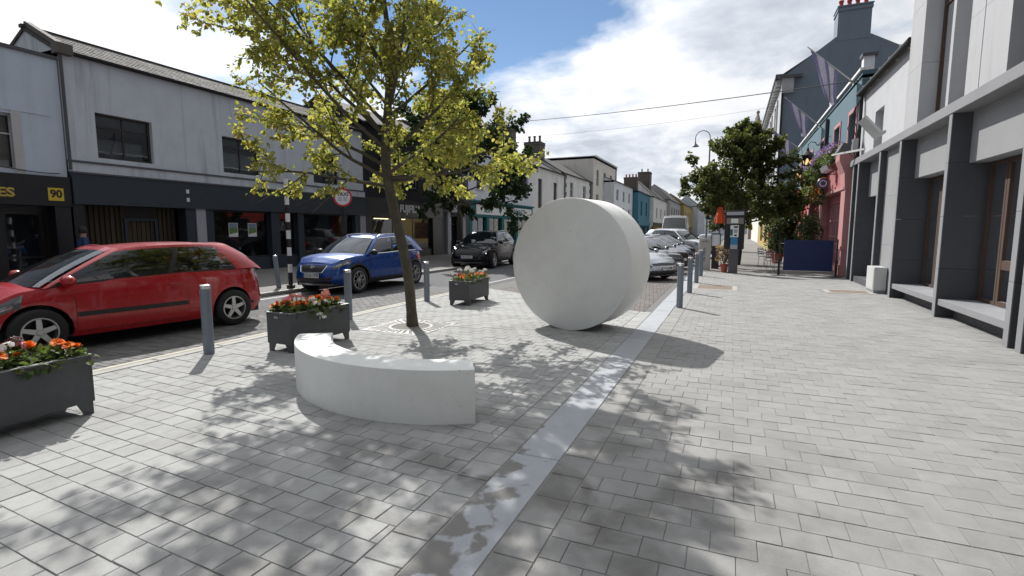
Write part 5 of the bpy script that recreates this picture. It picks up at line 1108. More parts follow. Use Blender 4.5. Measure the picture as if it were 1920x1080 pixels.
# ------------------------------------------------------------------ right side of the street
XR = 3.72
def granite_building():
    t = thing('granite_building', 'modern grey granite-fronted building with brown timber glazing along the footpath', 'building', (XR, 12, 0)); y0, y1 = -12.0, 21.5; W = .15
    MB().box(XR - .03, XR + .55, y0, y1, 3.86, 4.06).build('cornice_beam', 'granite_mid', t, bevel=.01)
    fins = [20.75, 20.0, 17.35, 15.45, 12.32, 9.42, 9.05, 6.2, 3.3, .2, -3, -6]
    for y in fins:
        zc = 0
        for k, (a, b) in enumerate(((-.02, .95), (.95, 1.95), (1.95, 2.95), (2.95, 3.859))): MB().box(XR, XR + .62, y, y + W, a + (.003 if k else 0), b - .003).build('fin_block', 'granite', t); MB().box(XR - .014, XR - .001, y, y + W, a + (.003 if k else 0), b - .003).build('fin_lit_face', 'granite_mid', t)  # lighter front slab: sunlight on the fin's street face put into its colour
    MB().box(XR + 5.2, XR + 5.3, y0, y1, -.02, 9.5).build('rear_wall', 'interior', t); MB().box(XR + .5, XR + 5.2, y0, y1, 3.9, 4.0).build('floor_slab', 'interior_pale', t); MB().box(XR + .75, XR + 5.2, y0, y1, -.02, .05).build('floor', 'interior', t); MB().box(XR + .5, XR + 5.3, y0, 15.6, 9.4, 9.6).build('roof', 'stone_dark', t)
    mb = MB(); mb.quad((XR + .2, y0, 0), (XR + 5.3, y0, 0), (XR + 5.3, y0, 9.5), (XR + .2, y0, 9.5)); mb.quad((XR + .63, y1, 0), (XR + 5.3, y1, 0), (XR + 5.3, y1, 4), (XR + .63, y1, 4)); mb.quad((XR + .4, 15.58, 4.0), (XR + 5.3, 15.58, 4.0), (XR + 5.3, 15.58, 9.5), (XR + .4, 15.58, 9.5)); mb.build('side_wall', 'granite_pale', t)
    bays = [(15.45, 12.47), (12.32, 9.57), (9.05, 6.35), (6.2, 3.45), (3.3, .35), (.2, -2.85), (-3, -5.85)]
    for k, (b, a) in enumerate(bays):
        MB().box(XR + .30, XR + .62, a, b, 2.93, 3.858).build('spandrel_panel', 'granite_pale', t)
        MB().box(XR + .02, XR + .78, a, b, .24, .36).build('stone_sill', 'granite_mid', t, bevel=.008); MB().box(XR + .28, XR + .6, a, b, -.02, .239).build('plinth', 'granite_dark', t)
        X = XR + .50; d0 = a + .05; L = b - a - .1
        # fixed light | door leaf with mid rail | fixed light
        cuts = [a + .04, a + .04 + L * .40, a + .04 + L * .74, b - .04]
        for i in range(3):
            u0, u1 = cuts[i] + (.012 if i else 0), cuts[i + 1]
            window(t, X, -1, u0, u1, .365, 2.92, 'timber_brown', depth=.10, ny=1, nz=2 if i == 1 else 1, zsplit=[1.08] if i == 1 else None, fw=.085 if i == 1 else .06, bw=.16, pane='shop_glass', name='glazed_door' if i == 1 else 'shop_window')
        MB().box(XR + 2.2, XR + 2.6, a + .4, a + 1.6, .05, 1.1).build('counter', 'interior_pale', t)
    MB().box(XR + .14, XR + .6, 15.61, 17.34, -.02, 1.3).build('wall_panel', 'granite_pale', t); MB().box(XR + .14, XR + .6, 15.61, 17.34, 1.304, 2.6).build('wall_panel', 'granite_pale', t); MB().box(XR + .14, XR + .6, 15.61, 17.34, 2.604, 3.858).build('wall_panel', 'granite_pale', t)
    MB().box(XR + .3, XR + .62, 17.51, 19.99, 2.75, 3.858).build('spandrel_panel', 'granite_pale', t); window(t, XR + .45, -1, 17.55, 18.8, .2, 2.74, 'black_matt', depth=.1, nz=1, fw=.07, pane='shop_glass', name='glazed_door'); window(t, XR + .45, -1, 18.81, 19.95, .2, 2.74, 'black_matt', depth=.1, nz=1, fw=.07, pane='shop_glass', name='glazed_door')
    MB().box(XR + .05, XR + .62, 17.51, 19.99, -.02, .19).build('step', 'granite', t); MB().box(XR + .3, XR + .6, 20.16, 20.74, -.02, 3.858).build('wall_panel', 'granite_dark', t); MB().box(XR + .3, XR + .6, 20.91, y1, -.02, 3.858).build('wall_panel', 'granite_dark', t)
    # upper floors: pale piers with deep reveals, brown windows between
    for base in (0, -4.15, -8.3, -12.45, -16.6):
        for (a, b) in ((14.6, 15.56), (11.44, 12.0)):
            a, b = a + base, b + base
            if b < y0: continue
            a = max(a, y0); z = 4.062
            while z < 9.4: MB().box(XR + .03, XR + .45, a, b, z, min(9.4, z + 1.34)).build('pier_block', 'pier_white', t); z += 1.345
        a = 12.84 + base
        if a > y0: MB().box(XR + .05, XR + .4, a, a + .14, 4.062, 9.4).build('mullion_fin', 'pier_white', t)
        for (a, b) in ((12.99, 14.59), (12.01, 12.83)):
            a, b = a + base, b + base
            if b < y0 or b - a < .1: continue
            window(t, XR + .30, -1, a, b, 4.07, 6.6, 'timber_brown', depth=.05, nz=1, fw=.07); window(t, XR + .30, -1, a, b, 6.61, 9.38, 'timber_brown', depth=.05, nz=1, fw=.07)
    window(t, XR + .30, -1, 9.0 - .15, 10.44, 4.07, 6.6, 'timber_brown', depth=.05, nz=1, fw=.07)
pm('pier_white', (0.36, 0.36, 0.37), .7, var=.07, scale=3, bump=.2, streak=.12)
granite_building()
def white_house():
    X = 3.92; y0, y1 = 15.62, 21.2; t = thing('white_house', 'bright white rendered upper storey with tilted open window above the granite front', 'house', (X, 18, 4.06)); t['gmat'] = 'render_bright'
    h = [(18.35, 19.35, 4.15, 5.30), (16.4, 17.2, 4.15, 5.3)][:1]
    front_wall(t, X, -1, y0, y1, 4.05, 6.35, h, 'render_bright', depth=.22); shell(t, X, -1, y0, y1, 6.35, 6, 'render_bright', z0=4.06)
    w = window(t, X, -1, *h[0], 'frame_white', depth=.18, nz=1, fw=.07); s = MB(); s.obox((X - .20, 18.85, 4.75), (.24, 0, -.28), (0, .46, 0), (.022, 0, .018)); s.build('open_sash', 'frame_white', w)
    pitched_roof(t, X, -1, y0, y1, 6.36, 8.3, 6, 'slate', over=.14)
    for y in (16.2, 17.2, 18.2, 19.2, 20.2): MB().bar((X - .02, y, 6.22), (X - .24, y, 6.30), .03, .05).build('gutter_bracket', 'frame_white', t)
    MB().tube([(X - .10, 20.95, 6.3), (X - .10, 20.95, 3.9), (X - .10, 20.98, 4.1)], .05, 10).build('downpipe', 'black_matt', t, smooth=True)
    a = MB(); a.bar((X - .1, 19.95, 4.28), (X - .75, 21.6, 4.34), .05, .06); a.build('sign_arm', 'frame_white', t)
    MB().box(X - .28, X - .14, 20.75, 21.1, 4.3, 4.75).build('junction_box', 'planter_rim', t)
    cb = MB()
    for k in range(4): cb.tube([(X - .12 - .05 * k, 20.9 + .05 * math.sin(k * 3), 6.1 - .1 * k), (X - .3 - .04 * k, 21.1, 5.6 - .15 * k), (X - .15, 20.95, 5.0 - .3 * k), (X - .2 - .05 * k, 21.05, 4.3)], .012, 5)
    cb.build('loose_cable', 'black_matt', t)
white_house()
def teal_pub():
    X = 3.9; y0, y1 = 21.55, 40.2; t = thing('pub_building', 'teal upper facade over pink pub front with flower-topped fascia', 'building', (X, 30, 0)); t['gmat'] = 'render_teal'
    wn = [(a, a + 1.25, 4.62, 5.95) for a in (21.95, 25.0, 28.7, 32.6, 36.4)]
    front_wall(t, X, -1, y0, y1, 4.3, 7.15, wn, 'render_teal', depth=.2); shell(t, X, -1, y0, y1, 7.15, 7, 'render_teal'); MB().box(X, X + 7, y0, y1, 6.9, 7.0).build('roof', 'slate', t)
    MB().box(X - .08, X + .3, y0, y1, 7.152, 7.24).build('parapet_coping', 'render_white', t)
    c_ = MB().box(X + .02, X + .34, 21.62, 21.95, 7.0, 7.62).build('parapet_block', 'render_pale', t); MB().box(X - .04, X + .42, 21.56, 22.0, 7.622, 7.72).build('block_cap', 'stone_dark', c_)
    for w in wn:
        q = window(t, X, -1, *w, 'render_pink', depth=.16, nz=2, fw=.06); f = MB(); a, b, c, d = w
        for z in ((a - .14, a, c - .1, d + .14), (b, b + .14, c - .1, d + .14), (a, b, d, d + .14), (a, b, c - .1, c)): f.box(X - .035, X + .001, *z)
        f.build('surround', 'pink_trim', q)
    # pink front: pilasters, fascia, door and barred window
    MB().box(X - .22, X + .1, 21.7, 31.2, 3.25, 4.25).build('fascia', 'render_pink', t); MB().box(X - .36, X + .1, 21.7, 31.2, 4.252, 4.36).build('fascia_cornice', 'pink_trim', t); MB().box(X - .30, X + .1, 21.7, 31.2, 3.14, 3.248).build('fascia_moulding', 'pink_trim', t)
    for y in (21.6, 26.6, 30.7):
        p = MB(); p.box(X - .26, X + .1, y, y + .75, .45, 3.139); p.box(X - .32, X + .1, y - .04, y + .79, -.01, .449); p.box(X - .30, X + .1, y - .03, y + .78, 1.0, 1.12); p = p.build('pilaster', 'pink_trim', t)
        q = MB(); q.prism([(X - .28, 3.142), (X + .0, 3.142), (X + .0, 4.45), (X - .5, 4.45), (X - .5, 4.15), (X - .32, 3.7)], 1, y - .02, y + .77); q.build('console', 'pink_trim', p)
        q = MB(); q.prism([(X - .56, 4.452), (X, 4.452), (X, 4.62), (X - .42, 4.75)], 1, y - .06, y + .81); q.build('console_cap', 'stone_dark', p)
    front_wall(t, X - .02, -1, 22.36, 30.69, 0, 3.139, [(22.6, 23.5, .02, 2.75), (23.9, 26.4, .75, 2.75), (27.6, 30.4, .75, 2.75)], 'render_pink', depth=.14, name='pub_front')
    window(t, X - .02, -1, 22.6, 23.5, .02, 2.75, 'render_red', depth=.1, nz=2, zsplit=[2.1], name='door', pane='car_glass_dark', fw=.14)
    for a, b in ((23.9, 26.4), (27.6, 30.4)): window(t, X - .02, -1, a, b, .75, 2.75, 'pink_trim', depth=.06, ny=5, nz=3, fw=.08, name='pub_window', bw=.07)
    front_wall(t, X, -1, 31.21, y1, 0, 4.3, [(32, 34.5, .7, 2.8), (35.3, 36.4, .02, 2.6), (37.2, 39.6, .7, 2.8)], 'render_red', depth=.14, name='red_front')
    for a, b in ((32, 34.5), (37.2, 39.6)): window(t, X, -1, a, b, .7, 2.8, 'frame_white', depth=.08, ny=2, name='pub_window')
    window(t, X, -1, 35.3, 36.4, .02, 2.6, 'black_matt', depth=.08, name='door')
    MB().box(X - .14, X - .02, 27.9, 28.15, 5.3, 6.75).build('downpipe_hopper', 'fascia_blue', t); MB().tube([(X - .08, 28.03, 6.6), (X - .08, 28.03, 4.4)], .07, 8).build('downpipe', 'fascia_blue', t)
    b = MB(); b.lathe([(0, -.05), (.20, -.05), (.22, 0), (.20, .05), (0, .05)], 20, (X - .62, 24.1, 3.55), axis=1); s = b.build('round_sign', 'sign_navy', t, smooth=True); MB().bar((X - .62, 24.1, 3.9), (X - .1, 24.1, 3.9), .03).build('sign_bracket', 'black_matt', s)
    q = MB(); q.lathe([(.10, -.054), (.115, -.055), (.13, -.054)], 20, (X - .62, 24.1, 3.55), axis=1, cap=False); q.build('sign_ring', 'sign_white', s)
    fl = MB(); fl.obox((X - .55, 24.0, 4.1), (.10, -.12, .06), (.10, .14, 0), (-.04, 0, .09)); fl.build('floodlight', 'sign_white', t)
pm('pink_trim', (0.42, 0.20, 0.20), .7, var=.06, scale=3); pm('sign_navy', (0.05, 0.06, 0.14), .4, var=.3, scale=12)
teal_pub()
def gable_house():
    Y = 44.0; X = 2.95; t = thing('gable_house', 'tall house with dark slate-blue gable and four-pot chimney', 'house', (X, Y, 0))
    w = MB(); w.add([(X, Y, 0), (11.5, Y, 0), (11.5, Y, 13.4), (8.3, Y, 15.25), (6.2, Y, 15.3), (X, Y, 12.9)], [(0, 1, 2, 3, 4, 5)]); w.build('gable_wall', 'render_slate', t)
    rows = [((47, 53, 59, 65), 9.2, 11.6), ((47, 53, 59, 65), 5.2, 8.0)]; hs = [(y, y + 1.6, a, b) for ys, a, b in rows for y in ys]
    front_wall(t, X, -1, Y, 70, 3.6, 12.9, hs, 'render_bright', depth=.2)
    for h in hs:
        q = window(t, X, -1, *h, 'frame_white', depth=.15, fw=.1); f = MB()
        for z in ((h[0] - .25, h[0], h[2] - .1, h[3] + .3), (h[1], h[1] + .25, h[2] - .1, h[3] + .3), (h[0], h[1], h[3], h[3] + .3)): f.box(X - .12, X + .002, *z)
        f.build('surround', 'frame_white', q)
    MB().box(X - .15, X + .002, Y + .02, 70, 8.35, 8.6).build('string_course', 'frame_white', t); MB().box(X - .45, X + .2, Y - .05, 70, 12.9, 13.15).build('eaves', 'stone_dark', t)
    for k in range(24): MB().box(X - .38, X + .0, Y + .3 + k * 1.08, Y + .65 + k * 1.08, 12.45, 12.899).build('corbel', 'frame_white', t)
    MB().box(X - .02, X + .75, Y - .30, Y - .002, 11.75, 12.75).build('corner_block', 'render_bright', t); MB().box(X - .25, X + 1.3, Y - .42, Y - .002, 12.752, 12.95).build('eaves_return', 'stone_dark', t)
    MB().tube([(X + .05, Y - .08, 11.7), (X + .05, Y - .08, .1)], .07, 8).build('downpipe', 'black_matt', t)
    r_ = MB(); r_.prism([(X - .4, 12.95), (7.25, 15.9), (11.6, 13.3), (11.6, 13.1), (7.25, 15.7), (X - .4, 12.75)], 1, Y + .25, 70.2); r_.build('roof', 'slate', t)
    c = chimney(t, 6.25, 8.25, Y - .02, Y + 1.6, 15.0, 17.35, 'render_slate', 4, 'pot_red', 'x', .62)
    front_wall(t, X, -1, Y, 70, 0, 3.6, [(46, 49, .5, 2.8), (52, 56, .5, 2.8), (60, 64, .5, 2.8)], 'render_yellow', depth=.2, name='shopfront')
    for a, b in ((46, 49), (52, 56), (60, 64)): window(t, X, -1, a, b, .5, 2.8, 'render_red', depth=.1, ny=2, pane='car_glass_dark', name='shop_window')
    MB().box(X - .3, X, Y, Y + 1.0, 0, 3.3).build('pilaster', 'render_red', t)
gable_house()
def far_right(label, y0, y1, X, ze, wall, z1=4.4):
    t = thing('terrace_house', label, 'house', (X, (y0 + y1) / 2, 0)); t['gmat'] = wall; n = int((y1 - y0) / 4.5); hs = [(y0 + 1.5 + k * 4.3, y0 + 2.9 + k * 4.3, z1, z1 + 2) for k in range(n)]
    front_wall(t, X, -1, y0, y1, 0, ze, hs, wall, depth=.2); shell(t, X, -1, y0, y1, ze, 8, wall); pitched_roof(t, X, -1, y0, y1, ze, ze + 2.5, 8, 'slate')
    for h in hs: window(t, X, -1, *h, 'frame_white', fw=.1)
far_right('pale terrace house beyond the gabled house', 70.3, 84, 3.3, 8.6, 'render_pale'); far_right('cream terrace house next to the church tower', 84.1, 104, 3.3, 8.2, 'render_cream')
def tower():
    t = thing('church_tower', 'stone church tower with corner pinnacle above the right-hand roofs', 'tower', (6.5, 112, 0)); mb = MB(); mb.box(2.9, 9.9, 109, 116, 0, 17.5); mb.build('shaft', 'tower_stone', t)
    for x, y in ((3.6, 109.6), (9.2, 109.6), (3.6, 115.4), (9.2, 115.4)):
        p = MB(); p.box(x - .75, x + .75, y - .75, y + .75, 17.5, 20); p.lathe([(1.0, 20), (.15, 23.6), (0, 23.7)], 4, (x, y, 0)); p.lathe([(0, 23.4), (.3, 23.6), (.3, 23.9), (0, 24.2)], 8, (x, y, 0)); p.build('pinnacle', 'tower_stone', t)
    for k in range(5): MB().box(4.4 + k * .9, 4.9 + k * .9, 109, 109.4, 17.5, 18.5).build('merlon', 'tower_stone', t)
tower()
# ------------------------------------------------------------------ planting on the pub side
def flower_box():
    t = thing('flower_trough', 'long trough of purple petunias and trailing greenery over the pink fascia', 'flowers', (3.6, 27, 4.36)); v = []; f = []; r = random.Random(4); pv = []; pf = []; ov = []; of = []
    MB().box(3.40, 3.72, 22.5, 31.0, 4.365, 4.62).build('trough', 'stone_dark', t)
    for k in range(150):
        y = r.uniform(22.6, 31); foliage(v, f, r, (3.48 + r.uniform(-.15, .1), y, 4.6 + r.uniform(-.15, .12)), (.2, .25, .2), 14, .10, hang=.5)
        foliage(pv, pf, r, (3.45 + r.uniform(-.2, .1), y, 4.78 + r.uniform(-.12, .14)), (.16, .2, .12), 12, .07)
    for k in range(95):
        y = r.uniform(25.6, 30.8); foliage(v, f, r, (3.42 + r.uniform(-.1, .1), y, 4.15 - abs(r.gauss(0, .42))), (.16, .22, .2), 16, .12, hang=.9)
    for k in range(20): foliage(ov, of, r, (3.35, r.uniform(24.5, 29.5), 3.5 + r.uniform(-.4, .3)), (.12, .2, .15), 10, .09)
    leaf_part('leaves', v, f, t, 'fresh_leaf'); leaf_part('petunias', pv, pf, t, 'violet_petal'); leaf_part('orange_blooms', ov, of, t, 'orange_petal')
flower_box()
def shrub(loc, label, h, rx, n, size, seed, mat='bush_leaf', pot=None, pr=.22, ph=.36):
    t = thing('potted_shrub' if pot else 'shrub', label, 'shrub', loc); r = random.Random(seed); v = []; f = []; st = MB(); z0 = ph if pot else 0; x, y = loc[0], loc[1]
    if pot: MB().lathe([(pr * .72, 0), (pr * .98, ph * .85), (pr * 1.1, ph * .86), (pr * 1.1, ph), (pr * .9, ph), (pr * .86, ph * .8), (0, ph * .8)], 18, (x, y, 0)).build('pot', pot, t, smooth=True)
    for k in range(9):
        a = r.uniform(0, 6.28); q = Vector((x + math.cos(a) * rx * .6, y + math.sin(a) * rx * .6, z0 + (h - z0) * r.uniform(.5, .95))); st.tube([(x, y, z0 * .8), ((x + q.x) / 2, (y + q.y) / 2, (z0 + q.z) * .45), tuple(q)], [.02, .014, .006], 5)
    for k in range(26):
        z = z0 + (h - z0) * r.uniform(.12, 1.0); rr = rx * math.sqrt(max(.1, 1 - ((z - z0) / (h - z0) * 1.5 - .6) ** 2)); a = r.uniform(0, 6.28); q = rr * math.sqrt(r.random()); foliage(v, f, r, (x + math.cos(a) * q, y + math.sin(a) * q, z), (rx * .36, rx * .36, h * .12), n // 26, size)
    stuff(st.build('stems', 'dark_bark', t)); leaf_part('leaves', v, f, t, mat)
shrub((2.85, 30.6, 0), 'tall dark shrub climbing the pub front under the lanterns', 3.9, .75, 3400, .13, 2, 'dark_leaf')
shrub((2.2, 29.6, 0), 'bushy pale-flecked shrub before the red pub front', 3.0, .62, 1900, .11, 3, 'bush_leaf', pot='pot_clay', pr=.3, ph=.5)
shrub((2.95, 24.2, 0), 'small leafy shrub showing above the blue windbreak', 2.05, .48, 1300, .10, 6, 'bush_leaf', pot='black_matt', pr=.26, ph=.5)
shrub((-.22, 22.25, 0), 'pinkish potted plant in terracotta beside the ticket machine', 1.12, .30, 420, .085, 8, 'autumn_leaf', pot='pot_clay', pr=.15, ph=.34)
# ------------------------------------------------------------------ street furniture
def lantern(x, y, z, label, wallx, wy):
    t = thing('wall_lantern', label, 'lantern', (x, y, z), 0, 'lanterns on the pub front')
    fr = MB(); 
    for k in range(4):
        a = math.pi / 4 + k * math.pi / 2; c, s = math.cos(a), math.sin(a); fr.bar((x + c * .12, y + s * .12, z), (x + c * .24, y + s * .24, z + .42), .02)
    fr.lathe([(.13, -.04), (.13, 0)], 4, (x, y, z)); fr.build('frame', 'black_matt', t)
    g = MB(); g.lathe([(.115, .0), (.225, .42)], 4, (x, y, z)); g.build('glass_pane', 'lamp_glass', t)
    MB().lathe([(.28, .42), (.12, .58), (.06, .62), (.05, .72), (.02, .78), (0, .80)], 8, (x, y, z)).build('hood', 'black_matt', t, smooth=True); MB().lathe([(0, .08), (.05, .12), (.06, .2), (.03, .28), (0, .3)], 10, (x, y, z)).build('bulb', 'lamp_warm', t, smooth=True)
    b = MB(); b.tube([(x, y, z + .78), (x, y, z + .9), (x + .1, y, z + 1.02), (x + .28, y, z + .98), (x + .35, y, z + .85), (wallx, wy, z + .92)], .018, 6); b.tube([(x + .35, y, z + .85), (wallx, wy, z + 1.25)], .012, 5); b.tube([(x + .1, y, z + .35), (wallx, wy, z + .4)], .01, 5); b.build('bracket', 'black_matt', t, smooth=True)
emit('lamp_warm', (1.0, 0.62, 0.30), 1.5)
lantern(3.0, 27.0, 4.62, 'black wall lantern nearest the downpipe on the teal facade', 3.88, 27.2); lantern(2.98, 30.5, 4.3, 'black wall lantern further along the pub facade beside the shrub', 3.88, 30.7)
def flag(bx, by, bz, tx, ty, tz, drop, label, seed):
    t = thing('flag', label, 'flag', (bx, by, bz), 0, 'purple and white flags on the pub'); p0, p1 = Vector((bx, by, bz)), Vector((tx, ty, tz)); MB().tube([p0, p1], [.03, .018], 8).build('flagpole', 'frame_white', t, smooth=True); r = random.Random(seed); n, m_ = 14, 16
    def P(i, j):
        u, w = i / n, j / m_; a = p1.lerp(p0, .04 + .62 * u); hang = drop * (w ** 1.0); k = .55 * w
        q = a.lerp(p1.lerp(p0, .62), k * 1.25); return q + Vector((.05 * math.sin(u * 9 + w * 4 + seed) * w + .02, .10 * math.sin(u * 8 + seed + w * 3) * (.3 + w), -hang * (1 + .12 * math.sin(u * 3.1))))
    for a, b, mat, nm in ((0, 3, 'flag_purple', 'flag_stripe'), (3, 7, 'flag_lilac', 'flag_stripe'), (7, 9, 'flag_purple', 'flag_stripe'), (9, 12, 'flag_white', 'flag_stripe'), (12, 14, 'flag_purple', 'flag_stripe')):
        mb = MB(); mb.grid([[P(i, j) for i in range(a, b + 1)] for j in range(m_ + 1)]); mb.build(nm, mat, t, smooth=True)
    MB().box(bx - .02, bx + .06, by - .08, by + .08, bz - .1, bz + .1).build('pole_socket', 'frame_white', t)
pm('flag_purple', (0.24, 0.21, 0.38), .8, var=.3, scale=9); pm('flag_lilac', (0.55, 0.52, 0.62), .8, var=.3, scale=10); pm('flag_white', (0.68, 0.66, 0.70), .8, var=.2, scale=10)
flag(3.9, 23.0, 7.10, 2.3, 22.7, 8.48, 1.25, 'purple and white flag hanging nearest the white house', 1); flag(3.9, 31.0, 7.0, 2.22, 30.5, 8.45, 1.05, 'purple and white flag hanging in the middle of the teal facade', 2); flag(3.9, 38.6, 6.9, 2.04, 37.4, 8.1, 1.1, 'purple and white flag hanging next to the slate-blue gable', 3)
def crossing_pole():
    x, y = -11.62, 11.0; t = thing('crossing_pole', 'black and white striped crossing beacon pole across the road', 'beacon', (x, y, 0)); r = .06; h = 3.12; n = 13
    for k in range(n): MB().lathe([(r, h * k / n), (r, h * (k + 1) / n)], 16, (x, y, 0)).build('band', 'white_paint' if k % 2 == 0 and k else ('black_paint' if k % 2 else 'black_paint'), t, smooth=True)
    s = MB(); s.tube([(x, y + .06, 2.52), (x, y + .28, 2.6), (x, y + .33, 2.85), (x, y + .25, 3.06), (x, y + .05, 3.08)], .045, 8); s.build('signal_hood', 'black_paint', t, smooth=True); MB().lathe([(.11, 0), (.12, .12), (.06, .14)], 14, (x, y, 0)).build('base', 'black_paint', t)
    l = MB(); l.lathe([(0, -.12), (.16, -.10), (.19, 0), (.16, .08), (0, .10)], 16, (x + .02, y + .2, 2.84), axis=1); l.build('lamp_disc', 'black_matt', t, smooth=True)
crossing_pole()
def taxi_sign():
    x, y = -12.1, 13.85; t = thing('taxi_sign', 'round red-bordered TAXI sign on a black post', 'road sign', (x, y, 0)); MB().lathe([(.05, 0), (.05, 3.05), (.02, 3.08), (.06, 3.12), (.06, 3.17), (0, 3.2)], 14, (x, y, 0)).build('post', 'black_paint', t, smooth=True); MB().lathe([(.09, 0), (.09, 2.35), (.07, 2.45)], 14, (x, y, 0)).build('sleeve', 'black_matt', t, smooth=True)
    d = Vector((-x, -y, 0)).normalized(); n = Vector((.55, -.83, 0)).normalized(); rt_ = Vector((-n.y, n.x, 0)); c = Vector((x, y, 2.78)) + n * .07
    def dsk(r0, r1, o, nm, mat, par):
        mb = MB(); pts = [[c + n * o + (rt_ * math.cos(a) + Vector((0, 0, 1)) * math.sin(a)) * r_ for a in [6.2832 * k / 40 for k in range(41)]] for r_ in (r0, r1)]; mb.grid(pts); return mb.build(nm, mat, par)
    f = dsk(0, .245, .006, 'sign_face', 'sign_white', t); dsk(.245, .305, .008, 'sign_border', 'sign_red', t); dsk(0, .305, -.004, 'sign_back', 'black_matt', t)
    place_text('TAXI', .17, 'black_paint', f, c + n * .009 + Vector((0, 0, .10)), rt_, depth=.001, bold=.004)
    for k, tx in enumerate(('Except', 'Taxis', 'Only')) if False else []: pass
    for k in range(3):
        for s in (-1, 1): mb = MB(); q = c + n * .009 + rt_ * (s * .085) + Vector((0, 0, -.02 - .045 * k)); mb.quad(q - rt_ * .06, q + rt_ * .06, q + rt_ * .06 + Vector((0, 0, .012)), q - rt_ * .06 + Vector((0, 0, .012))); mb.build('small_print', 'black_matt', f)
    MB().box(x - .05, x + .11, y - .09, y + .05, 2.2, 2.42).build('bracket_box', 'black_matt', t)
taxi_sign()
def lamp_post():
    x, y = -1.55, 36.5; t = thing('lamp_post', 'swan-neck street lamp rising behind the green street tree', 'street lamp', (x, y, 0)); MB().lathe([(.10, 0), (.10, 1.0), (.065, 1.1), (.045, 7.0), (.04, 7.4)], 12, (x, y, 0)).build('post', 'galv', t, smooth=True)
    path = [(x, y, 7.3)] + [(x - .45 + .45 * math.cos(a), y, 7.7 + .45 * math.sin(a)) for a in [math.pi * k / 12 for k in range(13)]] + [(x - .9, y, 7.45)]; mb = MB(); mb.tube([(x, y, 7.2), (x, y, 7.7)] + path[1:], .026, 8); mb.build('swan_neck', 'galv', t, smooth=True); MB().lathe([(.04, .13), (.06, 0), (.22, -.15), (.24, -.2), (.17, -.21), (0, -.19)], 16, (x - .9, y, 7.35)).build('lamp_shade', 'galv', t, smooth=True)
lamp_post()
def ticket_machine():
    x, y = .10, 21.95; t = thing('ticket_machine', 'tall dark parking kiosk slab with white and blue ticket machine', 'kiosk', (x, y, 0)); a = .36
    MB().box(x - .17, x + .17, y - .10, y + .12, -.01, .95).build('pedestal', 'stone_dark', t, bevel=.01); MB().box(x - a, x + a, y - .09, y + .13, .952, 2.46).build('housing', 'black_matt', t, bevel=.015)
    MB().box(x - a + .05, x + a - .05, y - .10, y - .091, 2.27, 2.40).build('header_panel', 'pillar_grey', t); p = MB().box(x - a + .06, x + a - .05, y - .10, y - .091, 1.93, 2.16).build('tariff_panel', 'interior_pale', t); MB().box(x - .14, x + .12, y - .104, y - .1005, 1.96, 2.13).build('tariff_sheet', 'sign_white', p)
    m_ = MB().box(x - .15, x + .15, y - .16, y - .091, 1.42, 1.88).build('machine_face', 'sign_white', t, bevel=.008); MB().box(x - .03, x + .12, y - .166, y - .161, 1.78, 1.84).build('display', 'black_matt', m_); MB().box(x - .02, x + .11, y - .166, y - .161, 1.58, 1.72).build('keypad', 'pillar_grey', m_); MB().box(x + .0, x + .09, y - .166, y - .161, 1.46, 1.52).build('slot', 'black_matt', m_); MB().box(x - .148, x - .06, y - .166, y - .161, 1.48, 1.72).build('green_label', 'pharm_teal', m_)
    MB().box(x - .13, x + .13, y - .15, y - .091, 1.13, 1.418).build('blue_panel', 'panel_blue', t); MB().box(x - .13, x + .13, y - .17, y - .091, .955, 1.128).build('ticket_tray', 'pillar_grey', t)
pm('panel_blue', (0.03, 0.20, 0.42), .4, var=.05)
ticket_machine()
def totem():
    x, y = -1.02, 23.4; t = thing('totem_sign', 'narrow off-white totem sign with vertical lettering beside the parked cars', 'sign', (x, y, 0), R(8)); MB().box(-.24, .24, -.05, .05, .18, 1.33).build('panel', 'totem_white', t, world=False, bevel=.006); MB().box(-.235, .235, -.07, .07, -.02, .178).build('base', 'totem_white', t, world=False)
    for k, ch in enumerate('FAFALL'[::1]): place_text(ch, .13, 'black_matt', t, (-.02 if k != 2 else -.02, -.052, .40 + .095 * k + (.06 if k > 1 else 0)), (0, 0, 1), (-1, 0, 0), depth=.001, world=False, bold=.004)
    e = MB(); e.tube([(-.12, -.054, 1.18), (-.06, -.054, 1.22), (0, -.054, 1.20), (.03, -.054, 1.26), (.08, -.054, 1.2), (.13, -.054, 1.19)], .012, 5); e.build('emblem', 'black_matt', t, world=False)
pm('totem_white', (0.50, 0.49, 0.46), .6, var=.05)
totem()
def menu_stand():
    x, y = -.62, 24.4; t = thing('menu_stand', 'black menu stand with white sheet beneath the orange parasol', 'notice board', (x, y, 0)); MB().box(x - .15, x + .15, y - .12, y + .12, -.01, .95).build('stand', 'black_matt', t); MB().box(x - .20, x + .20, y - .05, y + .03, .952, 1.55).build('board', 'fascia_blue', t); MB().box(x - .16, x + .16, y - .056, y - .051, 1.0, 1.50).build('menu_sheet', 'render_pale', t)
menu_stand()
def parasol():
    x, y = -.53, 25.8; t = thing('parasol', 'closed orange parasol on a pole behind the ticket machine', 'parasol', (x, y, 0)); MB().lathe([(.25, 0), (.25, .06), (.03, .08), (.025, 2.75)], 14, (x, y, 0)).build('pole', 'stone_dark', t, smooth=True); mb = MB(); rows = []
    for k, (r_, z) in enumerate(((.03, 2.78), (.10, 2.72), (.12, 2.6), (.10, 2.54), (.15, 2.45), (.19, 2.2), (.23, 2.02), (.2, 2.0))): rows.append([(x + r_ * (1 + .14 * math.cos(6 * a)) * math.cos(a), y + r_ * (1 + .14 * math.cos(6 * a)) * math.sin(a), z) for a in [6.2832 * i / 48 for i in range(49)]])
    mb.grid(rows); mb.build('canopy', 'parasol_orange', t, smooth=True)
